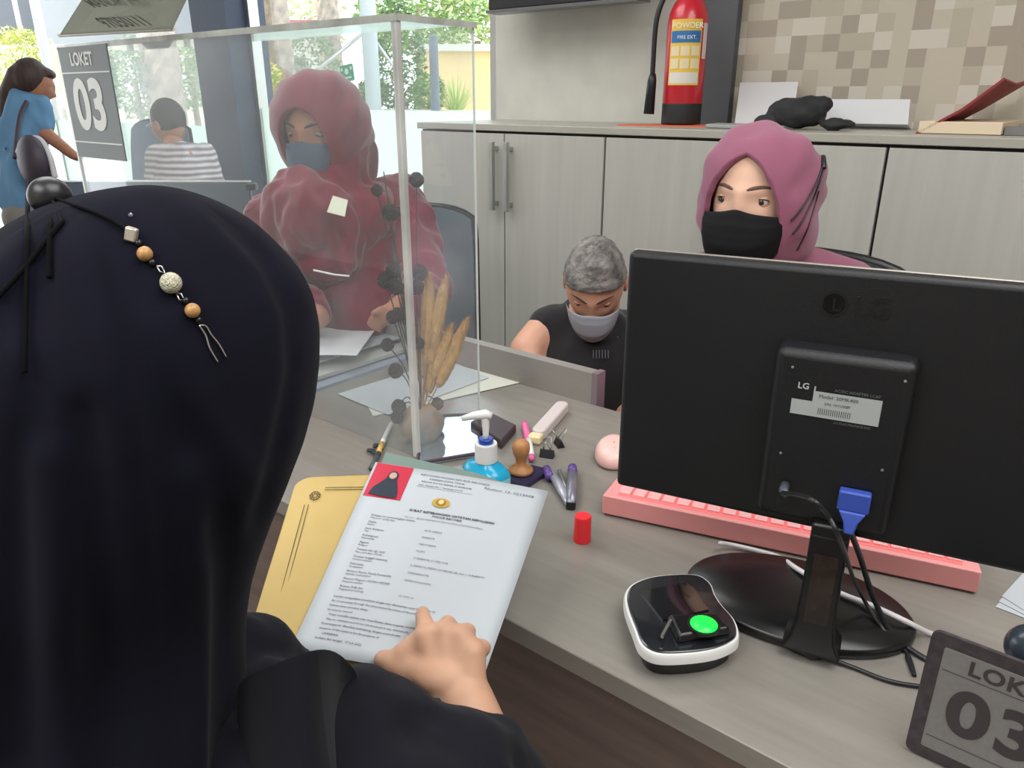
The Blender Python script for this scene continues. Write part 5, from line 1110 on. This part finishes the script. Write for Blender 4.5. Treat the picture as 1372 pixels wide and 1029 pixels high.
v2, f2 = blobmesh(b, .014, 5); b = MB(); b.add(v2, f2); b.add(vs_, fs_)
for s_ in (-1, 1): b.ell(Mp2 @ Vector((s_ * .076, .012, -.01)), (.01, .018, .03), Mp2.to_3x3(), 10, 8)
b.build('body', M_SKIN3, P, smooth=True)
def striped():
    m = bpy.data.materials.new('striped_cloth'); m.use_nodes = True; nt = m.node_tree; p = nt.nodes['Principled BSDF']; p.inputs['Roughness'].default_value = .8
    tc = nt.nodes.new('ShaderNodeTexCoord'); w = nt.nodes.new('ShaderNodeTexWave'); w.bands_direction = 'Z'; w.inputs['Scale'].default_value = 11; w.inputs['Distortion'].default_value = 1.5
    r = nt.nodes.new('ShaderNodeValToRGB'); r.color_ramp.elements[0].color = rgb(118, 108, 120); r.color_ramp.elements[1].color = rgb(206, 200, 204)
    nt.links.new(tc.outputs['Object'], w.inputs[0]); nt.links.new(w.outputs[0], r.inputs[0]); nt.links.new(r.outputs[0], p.inputs['Base Color']); return m
b = MB(); b.ell(Q2(250, 262), (.17, .14, .26)); chain(b, [Q2(215, 216), Q2(245, 213), Q2(272, 212)], [.082, .088, .085]); chain(b, [Q2(214, 225), Q2(206, 262)], [.068, .055]); chain(b, [Q2(280, 225), Q2(290, 265)], [.07, .06]); b.ell(Q2(250, 310), (.17, .15, .14))
b.blob('shirt', striped(), P, .014, 5, deform=folded(.02, 10, 6))
b = MB(); b.ell(Mp2 @ Vector((0, .020, .026)), (.082, .096, .102), Mp2.to_3x3()); b.blob('hair', mat('black_hair', (44, 42, 52), .6, noise_amt=.4, noise_scale=60, bump=.6, bump_scale=120), P, .01, 2)
MB().tube([Mp2 @ Vector((s_, y_, .01)) for s_, y_ in ((-.078, 0), (-.074, -.06), (-.05, -.1), (0, -.105), (.05, -.1), (.074, -.06), (.078, 0))], .002, 6).build('glasses', M_ALU, P, smooth=True)
# ================================================================= CHAIRS
def office_chair(label, base, yaw, back_c, w, h, mt, arms=True, group=None, seat_z=.46):
    t = thing('office_chair', label, 'chair', (base.x, base.y, 0), group); R3 = rotz(yaw); B0 = Vector((base.x, base.y, 0))
    L = lambda x, y, z: B0 + R3 @ Vector((x, y, z))
    def bk_fn(u, v):
        x = (u - .5) * w * (1 - .10 * (v) ** 2); z = seat_z + .12 + h * v * (1 - .05 * (2 * u - 1) ** 4 - .03 * (2 * u - 1) ** 2); y = .24 - .03 * math.cos((u - .5) * 2.6) * 1.2 + .05 * v ** 2
        k = 1 - max(0, v - .85) / .15 * .02; return L(x * k, y, z)
    P_ = [[bk_fn(i / 12, j / 14) for i in range(13)] for j in range(15)]; MB().sheet(P_, .02).build('backrest', mt, t, smooth='auto')
    fr = MB(); edge = [bk_fn(0, j / 14) for j in range(15)] + [bk_fn(i / 12, 1) for i in range(1, 13)] + [bk_fn(1, 1 - j / 14) for j in range(1, 15)] + [bk_fn(1 - i / 12, 0) for i in range(1, 12)]
    fr.tube([p - R3 @ Vector((0, -.005, 0)) for p in edge + [edge[0]]], .013, 8); fr.build('back_frame', M_BLACK, t, smooth=True)
    MB().prism([(p.x, p.y) for p in (L(-.24, -.24, 0), L(.24, -.24, 0), L(.23, .22, 0), L(-.23, .22, 0))], seat_z - .04, seat_z + .03).build('seat', mt, t, bevel=.02, bseg=3)
    MB().tube([L(0, .1, seat_z - .03), L(0, .26, seat_z - .02), L(0, .27, seat_z + .2)], .02, 8).build('back_support', M_BLACK, t, smooth=True)
    MB().tube([L(0, 0, .08), L(0, 0, seat_z - .03)], .025, 12).build('gas_column', M_BLACK, t, smooth=True)
    for k in range(5):
        a_ = k * math.tau / 5; lg = MB().tube([L(0, 0, .10), L(.28 * math.cos(a_), .28 * math.sin(a_), .065)], [.028, .016], 8).build('leg', M_BLACK, t, smooth=True)
        MB().lathe([(.001, -.012), (.028, -.012), (.028, .012), (.001, .012)], L(.29 * math.cos(a_), .29 * math.sin(a_), .029), (-math.sin(a_), math.cos(a_), 0), 16).build('castor', M_BLACK, lg, smooth='auto')
    if arms:
        for s_ in (-1, 1):
            ap = MB().tube([L(s_ * .27, -.14, seat_z + .2), L(s_ * .28, .02, seat_z + .205), L(s_ * .26, .12, seat_z + .2)], [.022, .03, .022], 12, .4, (0, 0, 1)).build('armrest', mat('slate_pad', (96, 112, 122), .35), t, smooth=True)
            MB().tube([L(s_ * .27, 0, seat_z + .19), L(s_ * .29, .0, seat_z), L(s_ * .12, 0, seat_z - .02)], .014, 8).build('arm_bracket', M_BLACK, ap, smooth=True)
    return t
M_MESH = mat('slate_mesh', (98, 114, 122), .6, noise_amt=.15, noise_scale=8, bump=.3, bump_scale=300)
cb = D(578, 262, 2.15); office_chair('dark slate mesh office chair beside the maroon-clad clerk', Vector((cb.x - .05, cb.y - .02, 0)) - rotz(25) @ Vector((0, .2, 0)), 25, None, .34, .47, M_MESH, seat_z=.44)
cb = D(1165, 350, 1.62); office_chair('black office chair behind the clerk in the mauve scarf', Vector((-.53, 1.43, 0)), -4, None, .44, .495, mat('black_fabric', (48, 50, 54), .8), arms=False, seat_z=.40)
cc_ = D(185, 222, 4.4)
office_chair('blue-backed office chair at the neighbouring counter left of the striped-shirt man', Vector((cc_.x, cc_.y, 0)), 30, None, .42, .62, mat('blue_fabric', (96, 120, 148), .8), arms=False, seat_z=.46)
# ================================================================= OUTSIDE
gd = struct(MB().b2((-22, VW + .12, -.12), (8, 24, -.02)).build('ground', mat('pale_paving', (206, 204, 196), .9, noise_amt=.1, noise_scale=2)))
pw_ = MB().b2((-16, 6.4, -.02), (4, 6.6, 1.20)).build('planter_kerb', mat('beige_render', (196, 190, 168), .9), None); tag(pw_, 'beige rendered planter kerb running outside the windows', 'planter')
def leaves(name, c, r, n, cols, label, cat='shrub', size=.12, trunk=None, seed=1, spiky=False, group=None):
    rn = random.Random(seed); t = thing(name, label, cat, (c.x, c.y, 0 if c.z - r[2] > 0 or True else 0), group)
    for q, col in enumerate(cols):
        m = MB()
        for k in range(n // len(cols)):
            d = Vector((rn.gauss(0, 1), rn.gauss(0, 1), rn.gauss(0, 1))).normalized(); p = c + Vector((d.x * r[0], d.y * r[1], d.z * r[2])) * rn.uniform(.55, 1.0) ** .6
            if spiky: p = c + Vector((0, 0, -r[2] * .8)); tip = c + Vector((d.x * r[0], d.y * r[1], abs(d.z) * r[2])); s1 = (tip - p).cross(UP).normalized() * size * .2; m.add([p - s1, p + s1, tip], [(0, 1, 2)]); continue
            a = Vector((rn.gauss(0, 1), rn.gauss(0, 1), rn.gauss(0, .6))).normalized() * size * rn.uniform(.6, 1.2); b2_ = a.cross(Vector((rn.gauss(0, 1), rn.gauss(0, 1), 1))).normalized() * size * .3
            m.add([p - a * .5, p + b2_ * .5, p + a * .5, p - b2_ * .5], [(0, 1, 2, 3)])
        o = m.build('foliage', mat('leaf_%d_%d_%d' % col, col, .7), t)
    if trunk:
        rr, z0 = trunk; MB().tube([Vector((c.x, c.y, z0)), Vector((c.x + .03, c.y, c.z * .5)), Vector((c.x, c.y, c.z))], [rr, rr * .85, rr * .5], 12).build('trunk', mat('bark', (150, 130, 112), .9, noise_amt=.5, noise_scale=14, bump=.8, bump_scale=30), t, smooth=True)
    return t
G1, G2, G3 = (112, 150, 70), (160, 188, 92), (86, 118, 72)
# rough trunks (palms): crowns lie above the frame
for k, (x, rr, d, lab_) in enumerate(((222, .17, 8.5, 'thick rough palm trunk seen through the left window pane'), (378, .16, 9.5, 'rough palm trunk outside, above the maroon headscarf'), (448, .15, 12, 'pale palm trunk outside behind the green sticker'))):
    p = D(x, 130, d); t = thing('palm_tree', lab_, 'tree', (p.x, p.y, 0), None)
    m = MB(); zs = [i * .12 for i in range(38)]; m.rings([[Vector((p.x, p.y, z)) + Vector((math.cos(a), math.sin(a), 0)) * rr * (1 + .12 * ((i + int(q)) % 2) + .1 * math.sin(z)) for q, a in enumerate([j * math.tau / 14 for j in range(14)])] for i, z in enumerate(zs)]); m.build('trunk', mat('palm_bark', (176, 156, 138), .9, noise_amt=.5, noise_scale=10, bump=1, bump_scale=20), t)
    fr = MB(); rn = random.Random(k)
    for q in range(16):
        a = q * math.tau / 16; tp = Vector((p.x, p.y, 4.5)); e = tp + Vector((math.cos(a) * 1.7, math.sin(a) * 1.7, -.4)); mid_ = tp + Vector((math.cos(a) * .9, math.sin(a) * .9, .5)); s1 = Vector((-math.sin(a), math.cos(a), 0)) * .2
        fr.add([tp - s1 * .3, tp + s1 * .3, mid_ + s1, e, mid_ - s1], [(0, 1, 2, 3, 4)])
    fr.build('fronds', mat('frond', (104, 132, 62), .7), t)
sp_ = [(345, 118, 8.2, (.35, .3, .3), 900, (G2, (206, 196, 96)), 'yellow-green bushy shrub outside left of the maroon headscarf', False), (180, 105, 8.5, (.42, .3, .45), 1200, (G1, G3), 'green bushy shrub outside right of the LOKET 03 panel', False), (255, 100, 8.8, (.3, .3, .4), 800, (G1, G2), 'green shrub outside beside the window post', False),
       (415, 95, 10.5, (.5, .4, .6), 1400, (G1, G3), 'mid-green shrub outside between the two palm trunks', False), (535, 80, 9.5, (.35, .35, .75), 2200, (G3, G1), 'tall dark green columnar shrub outside behind the acrylic corner post', False), (610, 130, 9.0, (.30, .3, .28), 70, (G2, (190, 200, 110)), 'spiky agave outside the window end', True), (575, 126, 9.2, (.22, .2, .22), 600, (G1,), 'small leafy plant outside beside the spiky agave', False),
       (25, 85, 9.5, (.75, .5, .42), 2200, ((212, 212, 140), (190, 200, 120)), 'bright yellow-green tree outside behind the woman in blue', False), (85, 145, 10.5, (.6, .4, .5), 1200, ((226, 226, 130), G2), 'sunlit pale green shrub outside between woman and LOKET panel', False), (500, 125, 9.3, (.2, .2, .18), 500, (G1, G3), 'low green shrub outside by the grey pole', False), (640, 55, 16, (1.4, .8, 1.4), 3000, (G2, (196, 206, 150)), 'pale leafy tree far outside near the wall end', False), (350, 20, 17, (2.8, 1, 1.6), 3500, ((204, 214, 150), (176, 192, 120)), 'light sunlit tree crown far outside at the picture top', False), (560, 10, 15, (1.6, 1, .9), 2500, ((186, 200, 140), G1), 'light tree crown far outside above the acrylic corner', False)]
for k, (x, y, d, r, n, cols, lab_, spk) in enumerate(sp_):
    c = D(x, y, d); leaves('agave_plant' if spk else ('leafy_tree' if d > 14 or k == 7 else 'garden_shrub'), c, r, n, cols, lab_, 'plant' if spk else ('tree' if d > 14 or k == 7 else 'shrub'), .10 if d < 14 else .22, None if spk else (.05 if d < 14 else .14, 0), k, spk)
# far house with red roof
h0 = D(325, 110, 16); t = thing('house', 'white house with maroon roof edge far outside the window', 'building', (h0.x, h0.y, 0))
hx0, hx1 = D(150, 110, 16), D(400, 110, 16)
cxh = (hx0 + hx1) / 2; R39 = rotz(39)
MB().box(Vector((cxh.x, cxh.y, 1.2)), (5.2, .6, 2.6), R39).build('wall', mat('white_render', (226, 222, 216), .9), t)
MB().box(Vector((cxh.x, cxh.y, 2.62)) - R39 @ Vector((0, .35, 0)), (5.6, 1.0, .28), R39).build('roof_edge', mat('maroon_roof', (150, 70, 70), .7), t)
for k in range(5): MB().box(Vector((cxh.x, cxh.y, 1.75)) + R39 @ Vector((-2 + k, -.31, 0)), (.5, .04, .7), R39).build('window', mat('far_window', (120, 116, 112), .4), t)
h1 = D(625, 95, 13); t = thing('kiosk', 'cream and orange kiosk far outside next to the wall end', 'building', (h1.x, h1.y, 0))
MB().box(Vector((h1.x, h1.y, 1.0)), (1.5, .8, 2.1), R39).build('wall', mat('cream_orange', (232, 204, 150), .8), t)
MB().box(Vector((h1.x, h1.y, 2.1)), (1.8, 1.1, .10), R39).build('roof', mat('kiosk_roof', (216, 214, 206), .7), t)
MB().box(Vector((h1.x, h1.y, .35)) - R39 @ Vector((0, .41, 0)), (1.5, .03, .5), R39).build('lower_panel', mat('brick_red', (176, 120, 100), .8), t)
for x, r_, c_, lab_ in ((500, .09, (170, 178, 184), 'grey steel pole standing outside right of the green sticker'), (583, .05, (90, 98, 112), 'dark slim post standing outside near the agave')):
    p = D(x, 130, 8.8 if x == 500 else 8.3); top_ = 3.2 if x == 500 else 1.95; o = MB().lathe([(r_, 0), (r_, top_), (.01, top_ + .01)], (p.x, p.y, 0), seg=20).build('street_pole', mat('pole_%d' % x, c_, .5), None, smooth='auto'); tag(o, lab_, 'pole')
br = thing('scaffold_brace', 'thin grey crossing braces outside above the maroon headscarf', 'brace', D(480, 60, 8.6))
for (xa, ya), (xb, yb) in (((408, 108), (492, 40)), ((492, 40), (535, 100))): MB().tube([D(xa, ya, 8.7), D(xb, yb, 8.7)], .02, 6).build('rod', M_ALU, br, smooth=True)
cx0 = D(-60, 30, 10); cx1 = D(262, 30, 10)
cn = MB().box(Vector(((cx0.x + cx1.x) / 2, (cx0.y + cx1.y) / 2, 2.75)), (4.3, .3, 1.5), R39).build('canopy', mat('blue_grey_fascia', (104, 108, 118), .7, noise_amt=.1, noise_scale=.6), None); tag(cn, 'blue-grey roof fascia outside at the upper left', 'canopy')
cpl = D(34, 70, 9.6); o = MB().lathe([(.03, 0), (.03, 3.4), (.01, 3.41)], (cpl.x, cpl.y, 0), seg=14).build('canopy_post', mat('white_post', (226, 228, 230), .5), None, smooth='auto'); tag(o, 'slim white post carrying the fascia at the upper left', 'post')
# green sticker on the window
g0 = PV(463, 98, VW + .0); t = thing('green_sticker', 'small green sign with white emblem on the window above the maroon headscarf', 'sign', (g0.x, VW - .02, g0.z))
Mg = frame(Vector((g0.x, VW + .012, g0.z)), (1, 0, .12), UP)
MB().prism(rrect(-.048, -.038, .048, .038, .008), .0, .004, Mg).build('plate', mat('sign_green', (24, 160, 112), .4, emit=None), t)
w_ = MB(); w_.lathe([(.014, 0), (.014, .001), (.001, .0012)], Mg @ Vector((0, .008, .0045)), Mg.to_3x3() @ Vector((0, 0, 1)), 20); w_.build('emblem', mat('sticker_white', (216, 240, 230), .5), t)
w_ = MB(); w_.prism([(-.03, -.024), (.03, -.024), (.03, -.017), (-.03, -.017)], .0042, .005, Mg); w_.build('white_band', _m['sticker_white'], t)
for s_ in (-1, 1): MB().prism([(s_ * .034 - .006, .012), (s_ * .034 + .006, .012), (s_ * .034 + .006, .026), (s_ * .034 - .006, .026)], .0042, .005, Mg).build('corner_mark', _m['sticker_white'], t)
